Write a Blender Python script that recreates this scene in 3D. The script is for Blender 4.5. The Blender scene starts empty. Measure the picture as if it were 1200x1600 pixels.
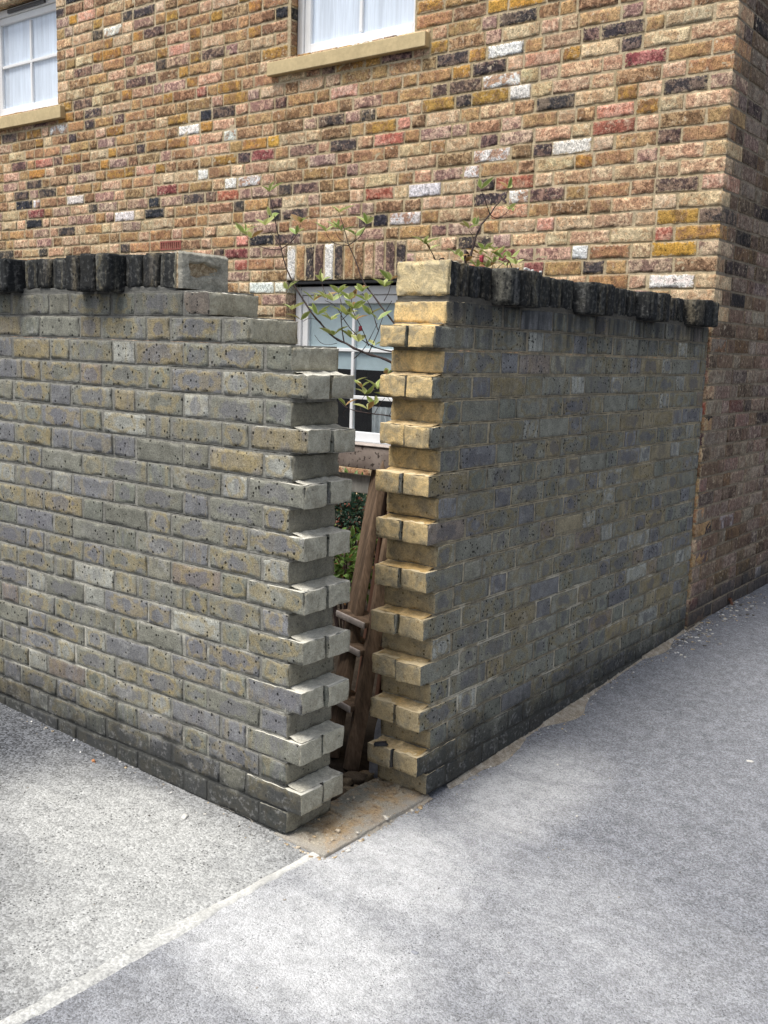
import bpy, math, random
import numpy as np
from mathutils import Matrix, Vector

S = bpy.context.scene
COL = S.collection
rad = math.radians
rng = np.random.RandomState(7)
random.seed(7)

# ------------------------------------------------------------------ camera
FPX, YAW, PITCH, ROLL = 1558.0, -0.6512, -0.1606, -0.0321
CAM = np.array([1.713, -2.0262, 1.4134])
fw = np.array([math.sin(YAW) * math.cos(PITCH), math.cos(YAW) * math.cos(PITCH), math.sin(PITCH)])
rt = np.array([math.cos(YAW), -math.sin(YAW), 0.0])
dn = np.cross(fw, rt)
c_, s_ = math.cos(ROLL), math.sin(ROLL)
R0, R1 = c_ * rt + s_ * dn, -s_ * rt + c_ * dn
cam_d = bpy.data.cameras.new('camera')
cam = bpy.data.objects.new('camera', cam_d)
COL.objects.link(cam)
M = Matrix(((R0[0], -R1[0], -fw[0], CAM[0]), (R0[1], -R1[1], -fw[1], CAM[1]), (R0[2], -R1[2], -fw[2], CAM[2]), (0, 0, 0, 1)))
cam.matrix_world = M
cam_d.sensor_fit = 'HORIZONTAL'
cam_d.sensor_width = 36.0
cam_d.lens = FPX / 1200 * 36
cam_d.clip_start = 0.05
cam_d.clip_end = 500
S.camera = cam
S.render.resolution_x, S.render.resolution_y = 768, 1024


def at(u, v, ax, val):
    """world point seen at photo pixel (u,v) on the plane axis=val"""
    d = R0 * (u - 600) / FPX + R1 * (v - 800) / FPX + fw
    t = (val - CAM[ax]) / d[ax]
    return CAM + d * t


# ------------------------------------------------------------------ world, sun, exposure
SUN_EL, SUN_AZ = rad(64), math.atan2(-0.30, -0.86)     # azimuth of direction towards the sun: x,y
sd = np.array([math.cos(SUN_EL) * math.sin(SUN_AZ), math.cos(SUN_EL) * math.cos(SUN_AZ), math.sin(SUN_EL)])
W = bpy.data.worlds.new("World")
S.world = W
W.use_nodes = True
wn = W.node_tree.nodes
wl = W.node_tree.links
bg = wn['Background']
sky = wn.new('ShaderNodeTexSky')
sky.sky_type = 'NISHITA'
sky.sun_disc = False
sky.sun_elevation = SUN_EL
sky.sun_rotation = SUN_AZ
sky.dust_density = 3.0
sky.air_density = 1.0
hs = wn.new('ShaderNodeHueSaturation')
hs.inputs['Saturation'].default_value = 0.42
wl.new(sky.outputs[0], hs.inputs['Color'])
wl.new(hs.outputs[0], bg.inputs['Color'])
bg.inputs['Strength'].default_value = 0.105
sun_d = bpy.data.lights.new('sun', 'SUN')
sun_d.energy = 2.6
sun_d.angle = rad(26)
sun_d.color = (1.0, 0.95, 0.87)
sun = bpy.data.objects.new('sun', sun_d)
COL.objects.link(sun)
sun.rotation_euler = Vector(sd).to_track_quat('Z', 'Y').to_euler()
S.view_settings.view_transform = 'Standard'
S.view_settings.look = 'None'
S.view_settings.gamma = 1
S.view_settings.exposure = 0.6


# ------------------------------------------------------------------ numpy noise
def _hash(ix, iy, iz, seed):
    h = (ix * 374761393 + iy * 668265263 + iz * 2147483647 + seed * 974711) & 0xffffffff
    h = ((h ^ (h >> 13)) * 1274126177) & 0xffffffff
    h = (h ^ (h >> 16)) & 0xffffffff
    h = (h * 2246822519) & 0xffffffff
    h = h ^ (h >> 15)
    return (h & 0xffffff) / float(0xffffff)


def vnoise(p, seed=0):
    p = np.asarray(p, dtype=np.float64)
    i = np.floor(p).astype(np.int64)
    f = p - i
    f = f * f * (3 - 2 * f)
    out = 0
    for dx in (0, 1):
        for dy in (0, 1):
            for dz in (0, 1):
                w = (f[:, 0] if dx else 1 - f[:, 0]) * (f[:, 1] if dy else 1 - f[:, 1]) * (f[:, 2] if dz else 1 - f[:, 2])
                out = out + w * _hash(i[:, 0] + dx, i[:, 1] + dy, i[:, 2] + dz, seed)
    return out * 2 - 1


# ------------------------------------------------------------------ objects and tags
def tag(o, label=None, cat=None, group=None, kind=None):
    if label: o['label'] = label
    if cat: o['category'] = cat
    if group: o['group'] = group
    if kind: o['kind'] = kind
    return o


def empty(name, loc, label, cat, group=None):
    o = bpy.data.objects.new(name, None)
    COL.objects.link(o)
    o.location = loc
    o.empty_display_size = 0.1
    return tag(o, label, cat, group)


PEND = []


def link(name, me, parent=None):
    o = bpy.data.objects.new(name, me)
    COL.objects.link(o)
    if parent is not None:
        o.parent = parent
        PEND.append(o)
    return o


_T = {}


def template(nx, ny, nz):
    k = (nx, ny, nz)
    if k in _T: return _T[k]
    idx = {}
    pts = []
    for i in range(nx):
        for j in range(ny):
            for m in range(nz):
                if i in (0, nx - 1) or j in (0, ny - 1) or m in (0, nz - 1):
                    idx[(i, j, m)] = len(pts)
                    pts.append((i, j, m))
    F = []
    side = []
    def q(a, b, c, d, s):
        F.append((idx[a], idx[b], idx[c], idx[d]))
        side.append(s)
    for i in range(nx - 1):
        for j in range(ny - 1):
            q((i, j, 0), (i, j + 1, 0), (i + 1, j + 1, 0), (i + 1, j, 0), 0)
            q((i, j, nz - 1), (i + 1, j, nz - 1), (i + 1, j + 1, nz - 1), (i, j + 1, nz - 1), 1)
    for i in range(nx - 1):
        for m in range(nz - 1):
            q((i, 0, m), (i + 1, 0, m), (i + 1, 0, m + 1), (i, 0, m + 1), 2)
            q((i, ny - 1, m), (i, ny - 1, m + 1), (i + 1, ny - 1, m + 1), (i + 1, ny - 1, m), 3)
    for j in range(ny - 1):
        for m in range(nz - 1):
            q((0, j, m), (0, j, m + 1), (0, j + 1, m + 1), (0, j + 1, m), 4)
            q((nx - 1, j, m), (nx - 1, j + 1, m), (nx - 1, j + 1, m + 1), (nx - 1, j, m + 1), 5)
    _T[k] = (np.array(pts), np.array(F), np.array(side))
    return _T[k]


def ticks(L, r, step):
    n = max(1, int(round((L - 2 * r) / step)))
    return np.concatenate([[0.0], np.linspace(r, L - r, n + 1), [L]])


class Mesh:
    """collects boxes (local axes a,b,c) and builds ONE mesh with per-brick attributes"""
    def __init__(s):
        s.V = []; s.F = []; s.n = 0; s.A = []; s.B = []; s.C = []; s.D = []

    def add(s, V, F, col=(.5, .5, .5), col2=None, luv=None, rnd=None):
        k = len(V)
        s.V.append(np.asarray(V, float))
        s.F.append(np.asarray(F) + s.n)
        s.n += k
        s.A.append(np.tile(np.asarray(col, float), (k, 1)))
        s.B.append(np.tile(np.asarray(col if col2 is None else col2, float), (k, 1)))
        s.C.append(np.zeros((k, 3)) if luv is None else luv)
        s.D.append(np.tile(rng.rand(3) if rnd is None else np.asarray(rnd, float), (k, 1)))

    def box(s, o, axs, size, r=.004, step=.012, amp=.0012, freq=40., chip=0., drop=(), warp=0., cut=0., seed=0, **kw):
        """o: corner, axs: three unit axes (a along, b depth, c up), size: three lengths"""
        X, Y, Z = [ticks(L, min(r, L * .4), st) for L, st in zip(size, step if isinstance(step, tuple) else (step,) * 3)]
        P, F, sd_ = template(len(X), len(Y), len(Z))
        L = np.array(size, float)
        q = np.stack([X[P[:, 0]], Y[P[:, 1]], Z[P[:, 2]]], 1)
        rr = np.minimum(r, L * .4)
        inner = np.clip(q, rr, L - rr)
        d = q - inner
        ln = np.linalg.norm(d / rr, axis=1)
        ok = ln > 1e-6
        nd = d.copy()
        nd[ok] /= ln[ok][:, None]
        axm = np.array(axs, float)
        base = np.asarray(o, float)
        w0 = base + q @ axm
        jit = rng.rand(3) * 50
        if chip > 0:
            edge = (np.abs(d / rr) > .9).sum(1) >= 2
            m = np.clip((vnoise(w0 * 28 + jit, 5) - .15) * 2.2, 0, 1) * edge
            cen = L / 2
            tow = (cen - inner)
            tow /= (np.linalg.norm(tow, axis=1)[:, None] + 1e-9)
            nd = nd * (1 - m[:, None] * .9) + tow * (m * chip)[:, None]
        q2 = inner + nd
        if warp > 0:
            k = (rng.rand(4) - .5) * 2 * warp
            t = q2 / L - .5
            q2 = q2.copy()
            q2[:, 2] += k[0] * t[:, 0] + k[1] * t[:, 0] ** 2
            q2[:, 0] += k[2] * t[:, 2]
            q2[:, 1] += k[3] * t[:, 0]
        w = base + q2 @ axm
        if amp > 0:
            n = np.stack([vnoise(w0 * freq + jit + 11 * i, i) for i in range(3)], 1)
            n += .5 * np.stack([vnoise(w0 * freq * 2.7 + jit + 7 * i, i + 3) for i in range(3)], 1)
            w = w + n * amp
        if drop:
            F = F[~np.isin(sd_, drop)]
        luv = np.stack([(q[:, 0] / L[0] - .5) * 2, (q[:, 2] / L[2] - .5) * 2, np.full(len(q), cut)], 1)
        s.add(w, F, luv=luv, **kw)

    def grid(s, o, a, b, na, nb, disp=None, **kw):
        """surface o + a*i + b*j with displacement function disp(pos)->offsets(k,3)"""
        A, B = np.meshgrid(np.linspace(0, 1, na), np.linspace(0, 1, nb), indexing='ij')
        P = np.asarray(o) + A.reshape(-1, 1) * np.asarray(a) + B.reshape(-1, 1) * np.asarray(b)
        if disp is not None: P = P + disp(P)
        I = np.arange(na * nb).reshape(na, nb)
        F = np.stack([I[:-1, :-1].ravel(), I[1:, :-1].ravel(), I[1:, 1:].ravel(), I[:-1, 1:].ravel()], 1)
        luv = np.stack([A.ravel() * 2 - 1, B.ravel() * 2 - 1, np.zeros(na * nb)], 1)
        s.add(P, F, luv=luv, **kw)

    def build(s, name, mat, parent=None, smooth=True):
        V = np.concatenate(s.V); F = np.concatenate(s.F)
        me = bpy.data.meshes.new(name)
        me.vertices.add(len(V)); me.vertices.foreach_set('co', V.ravel())
        me.loops.add(F.size); me.loops.foreach_set('vertex_index', F.ravel().astype(np.int32))
        me.polygons.add(len(F))
        me.polygons.foreach_set('loop_start', np.arange(0, F.size, F.shape[1], dtype=np.int32))
        me.polygons.foreach_set('loop_total', np.full(len(F), F.shape[1], dtype=np.int32))
        me.update(calc_edges=True)
        me.validate()
        if smooth: me.polygons.foreach_set('use_smooth', np.ones(len(F), dtype=bool))
        for nm, arr in (('bcol', s.A), ('bcol2', s.B), ('luv', s.C), ('rnd', s.D)):
            a = me.attributes.new(nm, 'FLOAT_VECTOR', 'POINT')
            a.data.foreach_set('vector', np.concatenate(arr).ravel().astype(np.float32))
        me.materials.append(mat)
        return link(name, me, parent)


def simple_mesh(name, V, F, mat, parent=None, smooth=False):
    me = bpy.data.meshes.new(name)
    me.from_pydata([tuple(map(float, v)) for v in V], [], [tuple(map(int, f)) for f in F])
    me.update()
    if smooth: me.polygons.foreach_set('use_smooth', [True] * len(me.polygons))
    me.materials.append(mat)
    return link(name, me, parent)


X3, Y3, Z3 = np.eye(3)


# ------------------------------------------------------------------ shader helpers
class NT:
    def __init__(s, name):
        s.m = bpy.data.materials.new(name)
        s.m.use_nodes = True
        s.t = s.m.node_tree
        s.b = s.t.nodes['Principled BSDF']
        s.tc = s.t.nodes.new('ShaderNodeTexCoord').outputs['Object']

    def node(s, typ, **kw):
        n = s.t.nodes.new(typ)
        for k, v in kw.items(): setattr(n, k, v)
        return n

    def put(s, inp, v):
        if isinstance(v, bpy.types.NodeSocket): s.t.links.new(v, inp)
        elif isinstance(v, (tuple, list)) and len(v) == 3 and inp.type == 'RGBA': inp.default_value = (*v, 1)
        else: inp.default_value = v

    def attr(s, nm): return s.node('ShaderNodeAttribute', attribute_name=nm).outputs['Vector']

    def sep(s, v):
        n = s.node('ShaderNodeSeparateXYZ'); s.put(n.inputs[0], v); return n.outputs

    def m_(s, op, a, b=None, c=None, clamp=False):
        n = s.node('ShaderNodeMath', operation=op, use_clamp=clamp)
        s.put(n.inputs[0], a)
        if b is not None: s.put(n.inputs[1], b)
        if c is not None: s.put(n.inputs[2], c)
        return n.outputs[0]

    def vm(s, op, a, b=None, scale=None):
        n = s.node('ShaderNodeVectorMath', operation=op)
        s.put(n.inputs[0], a)
        if b is not None: s.put(n.inputs[1], b)
        if scale is not None: s.put(n.inputs['Scale'], scale)
        return n.outputs[0]

    def noise(s, vec, scale, detail=4, rough=.6, dist=0.):
        n = s.node('ShaderNodeTexNoise')
        s.put(n.inputs['Vector'], vec); n.inputs['Scale'].default_value = scale
        n.inputs['Detail'].default_value = detail; n.inputs['Roughness'].default_value = rough
        n.inputs['Distortion'].default_value = dist
        return n.outputs['Fac']

    def voro(s, vec, scale, feature='F1'):
        n = s.node('ShaderNodeTexVoronoi', feature=feature)
        s.put(n.inputs['Vector'], vec); n.inputs['Scale'].default_value = scale
        return n.outputs['Distance'], (n.outputs['Color'] if feature == 'F1' else None)

    def ramp(s, v, lo, hi, a=0., b=1.):
        n = s.node('ShaderNodeMapRange', interpolation_type='SMOOTHSTEP')
        s.put(n.inputs[0], v)
        for i, x in enumerate((lo, hi, a, b)): s.put(n.inputs[i + 1], x)
        return n.outputs[0]

    def mix(s, f, a, b, mode='MIX'):
        n = s.node('ShaderNodeMix', data_type='RGBA', blend_type=mode)
        s.put(n.inputs[0], f); s.put(n.inputs[6], a); s.put(n.inputs[7], b)
        return n.outputs[2]

    def mul(s, col, f):
        return s.vm('SCALE', col, scale=f)

    def normal(s):
        return s.sep(s.node('ShaderNodeNewGeometry').outputs['True Normal'])

    def bump(s, h, strength=.5, dist=.002, prev=None):
        n = s.node('ShaderNodeBump')
        n.inputs['Strength'].default_value = strength; n.inputs['Distance'].default_value = dist
        s.put(n.inputs['Height'], h)
        if prev is not None: s.t.links.new(prev, n.inputs['Normal'])
        return n.outputs[0]

    def out(s, col, rough=.9, bump=None, spec=.25, metal=0.):
        s.put(s.b.inputs['Base Color'], col); s.put(s.b.inputs['Roughness'], rough)
        s.b.inputs['Specular IOR Level'].default_value = spec
        s.b.inputs['Metallic'].default_value = metal
        if bump is not None: s.t.links.new(bump, s.b.inputs['Normal'])
        return s.m


def mat_stock(name, cutcol, cut_axis, soot=0., coping=False, topcol=(.72, .70, .62), lowcut=1., rec_shade_amt=1.):
    """grey green yellow stock brick; cut faces smeared with old mortar"""
    k = NT(name)
    pos = k.tc
    rnd = k.attr('rnd'); luv = k.attr('luv'); bc = k.attr('bcol')
    p2 = k.vm('ADD', pos, k.vm('SCALE', rnd, scale=7.0))
    R = k.sep(rnd); L = k.sep(luv); P = k.sep(pos)
    rec_shade = k.m_('LESS_THAN', L[2], .85)  # recessed end faces: shade between the teeth is painted into their colour
    n1 = k.noise(p2, 22, 4, .6); n2 = k.noise(p2, 75, 4, .65); n3 = k.noise(p2, 260, 3, .7)
    col = k.mul(bc, k.ramp(n1, .25, .75, .78, 1.22))
    # oval heart and yellow ring burnt into the stretchers
    r = k.m_('SQRT', k.m_('ADD', k.m_('POWER', k.m_('MULTIPLY', L[0], 1.0), 2.), k.m_('POWER', k.m_('MULTIPLY', L[1], .8), 2.)))
    r = k.m_('ADD', r, k.m_('MULTIPLY', k.m_('SUBTRACT', n1, .5), 1.9))
    heart = k.m_('MULTIPLY', k.ramp(r, .45, .68, 1., 0.), k.ramp(R[0], .5, .75))
    ring = k.m_('MULTIPLY', k.m_('MULTIPLY', k.ramp(r, .4, .62), k.ramp(r, .72, .98, 1., 0.)), k.ramp(R[1], .25, .6))
    d = 1.0 - soot
    bandv = k.node('ShaderNodeCombineXYZ')
    k.put(bandv.inputs[0], k.m_('ADD', k.m_('MULTIPLY', L[0], 1.15), k.m_('MULTIPLY', R[0], 31.)))
    k.put(bandv.inputs[1], k.m_('ADD', k.m_('MULTIPLY', L[1], .12), k.m_('MULTIPLY', R[1], 17.)))
    bn = k.noise(bandv.outputs[0], 1.7, 3, .6)
    bn = k.m_('ADD', bn, k.m_('MULTIPLY', k.m_('SUBTRACT', n2, .5), .18))
    on = k.ramp(R[2], .25, .5)
    col = k.mix(k.m_('MULTIPLY', k.m_('MULTIPLY', k.ramp(bn, .53, .60), on), .5), col, (.185 * d, .186 * d, .203 * d))
    col = k.mix(k.m_('MULTIPLY', k.m_('MULTIPLY', k.ramp(bn, .46, .40), on), .36), col, (.31 * d, .25 * d, .13 * d))
    col = k.mix(k.m_('MULTIPLY', ring, .5), col, (.33 * d, .265 * d, .13 * d))
    col = k.mix(k.m_('MULTIPLY', heart, .58), col, (.172 * d, .172 * d, .190 * d))
    col = k.mix(k.ramp(n2, .52, .8, 0., .45), col, (.36 * d, .35 * d, .29 * d))
    col = k.mul(col, k.ramp(n3, .3, .7, .66, 1.28))
    sn = k.noise(pos, 80, 5, .75)
    ez = k.ramp(k.m_('ADD', k.m_('ABSOLUTE', L[1]), k.m_('MULTIPLY', k.m_('SUBTRACT', sn, .5), 1.5)), .86, 1.02)
    ex = k.ramp(k.m_('ADD', k.m_('ABSOLUTE', L[0]), k.m_('MULTIPLY', k.m_('SUBTRACT', sn, .5), .8)), .94, 1.04)
    if not coping: col = k.mix(k.m_('MULTIPLY', k.m_('MAXIMUM', ez, ex), .7), col, k.mul(k.mix(1., (1, 1, 1), (.225 * d, .22 * d, .19 * d)), k.ramp(n3, .3, .7, .8, 1.2)))
    # white bloom
    bl = k.m_('MULTIPLY', k.ramp(k.noise(pos, 6, 5, .65), .52, .72), k.ramp(n2, .4, .6))
    col = k.mix(k.m_('MULTIPLY', bl, .38 * (1 - soot)), col, (.5, .5, .48))
    # pits
    vd, vc = k.voro(p2, 85)
    vr = k.sep(vc)
    pit = k.m_('LESS_THAN', k.m_('ADD', vd, k.m_('MULTIPLY', k.m_('SUBTRACT', n3, .5), .2)), k.m_('MULTIPLY', k.ramp(vr[0], .66, 1.), .38))
    vd2, vc2 = k.voro(p2, 260)
    pit2 = k.m_('LESS_THAN', vd2, k.m_('MULTIPLY', k.ramp(k.sep(vc2)[1], .6, 1.), .4))
    pits = k.m_('MAXIMUM', pit, k.m_('MULTIPLY', pit2, .55))
    # faces that were cut open: mortar smears
    Nn = k.normal()
    sideways = k.ramp(k.m_('ABSOLUTE', Nn[cut_axis]), .35, .6)
    up = k.ramp(Nn[2], .5, .8)
    cutm = k.m_('MULTIPLY', k.m_('MAXIMUM', sideways, up), k.m_('GREATER_THAN', L[2], .3))
    smear = k.noise(p2, 17, 5, .7, .6)
    cf = k.m_('MULTIPLY', cutm, k.m_('MAXIMUM', k.ramp(smear, .36, .6, .3, 1.), k.m_('MULTIPLY', up, .95)))
    cf = k.m_('MULTIPLY', cf, k.m_('MAXIMUM', up, k.ramp(P[2], .35, 1.25, lowcut, 1.)))
    sc = k.mul(k.mix(k.ramp(k.noise(p2, 40, 4, .7), .35, .65), cutcol, tuple(min(1, c * 1.28) for c in cutcol)), k.ramp(n3, .3, .7, .78, 1.16))
    cf = k.m_('MULTIPLY', cf, k.m_('SUBTRACT', 1., k.m_('MULTIPLY', rec_shade, .7 * rec_shade_amt)))
    sc = k.mix(k.m_('MULTIPLY', up, k.ramp(smear, .30, .5, .45, .95)), sc, topcol)
    col = k.mix(k.m_('MULTIPLY', cutm, .75), col, k.mul(k.mix(k.ramp(n2, .4, .6), (.24, .22, .165), (.33, .30, .22)), k.m_('MULTIPLY', k.m_('SUBTRACT', 1., k.m_('MULTIPLY', rec_shade, .5 * rec_shade_amt)), k.ramp(n3, .3, .7, .75, 1.2))))
    wv = k.node('ShaderNodeTexWave', wave_type='BANDS', bands_direction='DIAGONAL')
    k.put(wv.inputs['Vector'], k.vm('ADD', p2, k.vm('SCALE', rnd, scale=1.))); wv.inputs['Scale'].default_value = 70; wv.inputs['Distortion'].default_value = 3
    comb = k.m_('MULTIPLY', k.m_('MULTIPLY', cf, k.ramp(smear, .55, .62)), k.ramp(R[2], .4, .5))
    col = k.mul(col, k.m_('SUBTRACT', 1., k.m_('MULTIPLY', pits, .85)))
    col = k.mix(cf, col, sc)
    # damp black foot of the wall and lichen-black coping
    foot = k.ramp(k.m_('ADD', P[2], k.m_('MULTIPLY', k.m_('SUBTRACT', k.noise(pos, 7, 6, .7), .5), .38)), .06, .26, 1., 0.)
    foot = k.m_('MULTIPLY', foot, k.m_('SUBTRACT', 1., k.m_('MULTIPLY', cutm, .9)))
    col = k.mix(k.m_('MULTIPLY', foot, .9), col, k.mix(k.ramp(k.m_('ADD', n2, k.m_('MULTIPLY', k.m_('SUBTRACT', n1, .5), .6)), .52, .75), (.040, .042, .042), (.17, .17, .17)))
    st = k.vm('MULTIPLY', pos, (1., 1., .12))
    streak = k.noise(st, 26, 4, .6)
    if coping:
        blk = k.m_('MULTIPLY', k.ramp(k.m_('ADD', streak, k.m_('MULTIPLY', k.m_('SUBTRACT', n2, .5), .5)), .42, .80, 1., .35), .97)
        blk = k.m_('MULTIPLY', blk, k.m_('SUBTRACT', 1., k.m_('MULTIPLY', cutm, .93)))
        col = k.mix(blk, col, k.mix(k.ramp(n2, .5, .8), (.014, .016, .018), (.10, .105, .11)))
    else:
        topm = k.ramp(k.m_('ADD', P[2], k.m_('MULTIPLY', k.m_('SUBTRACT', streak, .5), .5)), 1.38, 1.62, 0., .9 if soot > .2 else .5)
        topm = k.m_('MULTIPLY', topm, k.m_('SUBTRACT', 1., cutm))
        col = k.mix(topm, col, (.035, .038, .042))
    h = k.m_('ADD', k.m_('MULTIPLY', n3, .6), k.m_('ADD', k.m_('MULTIPLY', n2, .9), k.m_('MULTIPLY', pits, -1.2)))
    h = k.m_('ADD', h, k.m_('MULTIPLY', k.m_('MULTIPLY', wv.outputs['Fac'], comb), 1.1))
    return k.out(col, .9, k.bump(h, .75, .0035), .2)


def mat_mortar(name, ca, cb, soot=0., foot=True, white=.0):
    k = NT(name); pos = k.tc; P = k.sep(pos)
    n1 = k.noise(pos, 5, 5, .65); n2 = k.noise(pos, 60, 4, .7); n3 = k.noise(pos, 330, 3, .7)
    col = k.mix(k.ramp(n1, .35, .65), ca, cb)
    if white > 0:
        col = k.mix(k.m_('MULTIPLY', k.ramp(n1, .48, .62), k.m_('MULTIPLY', k.ramp(P[2], .9, .45), white)), col, (.62, .6, .52))
    col = k.mul(col, k.m_('MULTIPLY', k.ramp(n2, .25, .75, .72, 1.2), k.ramp(n3, .3, .7, .8, 1.18)))
    if foot:
        f = k.ramp(k.m_('ADD', P[2], k.m_('MULTIPLY', k.m_('SUBTRACT', k.noise(pos, 7, 6, .7), .5), .38)), .06, .26, 1., 0.)
        col = k.mix(k.m_('MULTIPLY', f, .93), col, (.040, .042, .042))
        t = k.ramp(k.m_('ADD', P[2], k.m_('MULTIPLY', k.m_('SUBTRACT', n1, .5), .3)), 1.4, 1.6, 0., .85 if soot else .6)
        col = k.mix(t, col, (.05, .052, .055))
    return k.out(col, .95, k.bump(k.m_('ADD', n3, k.m_('MULTIPLY', n2, 1.3)), .8, .003), .15)


def mat_house():
    k = NT('house_brick'); pos = k.tc
    rnd = k.attr('rnd'); a = k.attr('bcol'); b = k.attr('bcol2'); L = k.sep(k.attr('luv')); R = k.sep(rnd)
    p2 = k.vm('ADD', pos, k.vm('SCALE', rnd, scale=9.0))
    n1 = k.noise(p2, 16, 5, .65, .5); n2 = k.noise(p2, 55, 4, .7); n3 = k.noise(p2, 170, 4, .7)
    f = k.ramp(k.m_('ADD', n1, k.m_('MULTIPLY', k.m_('SUBTRACT', n2, .5), .45)), .47, .56)
    col = k.mix(f, a, b)
    col = k.mul(col, k.m_('MULTIPLY', k.ramp(n2, .30, .70, .55, 1.38), k.ramp(n3, .32, .68, .62, 1.32)))
    # pale sanded scuffs and dark burnt specks
    col = k.mix(k.m_('MULTIPLY', k.ramp(k.noise(p2, 38, 5, .75), .56, .68), k.ramp(R[0], .1, .8, .25, .85)), col, (.66, .55, .41))
    col = k.mix(k.m_('MULTIPLY', k.ramp(k.noise(k.vm('ADD', p2, (3, 1, 2)), 30, 5, .75), .60, .67), k.ramp(R[1], .25, .9, .15, .9)), col, (.065, .042, .038))
    pd, pc = k.voro(p2, 130)
    pit = k.m_('LESS_THAN', pd, k.m_('MULTIPLY', k.ramp(k.sep(pc)[0], .72, 1.), .4))
    col = k.mul(col, k.m_('SUBTRACT', 1., k.m_('MULTIPLY', pit, .7)))
    sn = k.noise(pos, 70, 5, .75)
    ez = k.ramp(k.m_('ADD', k.m_('ABSOLUTE', L[1]), k.m_('MULTIPLY', k.m_('SUBTRACT', sn, .5), 1.9)), .80, 1.0)
    ex = k.ramp(k.m_('ADD', k.m_('ABSOLUTE', L[0]), k.m_('MULTIPLY', k.m_('SUBTRACT', sn, .5), 1.1)), .90, 1.04)
    sm = k.m_('MULTIPLY', k.m_('MAXIMUM', ez, ex), k.ramp(R[2], .0, 1., .35, .95))
    sm = k.m_('MULTIPLY', sm, k.m_('SUBTRACT', 1., k.m_('MULTIPLY', k.m_('GREATER_THAN', k.sep(pos)[1], 2.76), .75)))
    col = k.mix(sm, col, k.mul(k.mix(k.ramp(n1, .4, .6), (.42, .33, .20), (.54, .44, .30)), k.ramp(n3, .3, .7, .8, 1.15)))
    ft_ = k.ramp(k.m_('ADD', k.sep(pos)[2], k.m_('MULTIPLY', k.m_('SUBTRACT', k.noise(pos, 7, 6, .7), .5), .4)), .16, .34, 1., 0.)
    col = k.mix(k.m_('MULTIPLY', ft_, .8), col, (.05, .05, .052))
    h = k.m_('ADD', k.m_('MULTIPLY', n2, 1.3), k.m_('SUBTRACT', k.m_('MULTIPLY', n3, .8), pit))
    return k.out(col, .9, k.bump(h, .7, .0028), .2)


def mat_plain(name, col, rough=.6, var=.15, scale=30, bump=.2, spec=.3, streak=None, metal=0.):
    k = NT(name)
    v = k.tc if streak is None else k.vm('MULTIPLY', k.tc, streak)
    n = k.noise(v, scale, 4, .6); n3 = k.noise(v, scale * 6, 3, .6)
    c = k.mul(tuple(col) if False else k.mix(1., (1, 1, 1), col), k.m_('MULTIPLY', k.ramp(n, .25, .75, 1 - var, 1 + var), k.ramp(n3, .3, .7, 1 - var * .5, 1 + var * .5)))
    return k.out(c, rough, k.bump(k.m_('ADD', n, n3), bump, .002) if bump else None, spec, metal)


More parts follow.
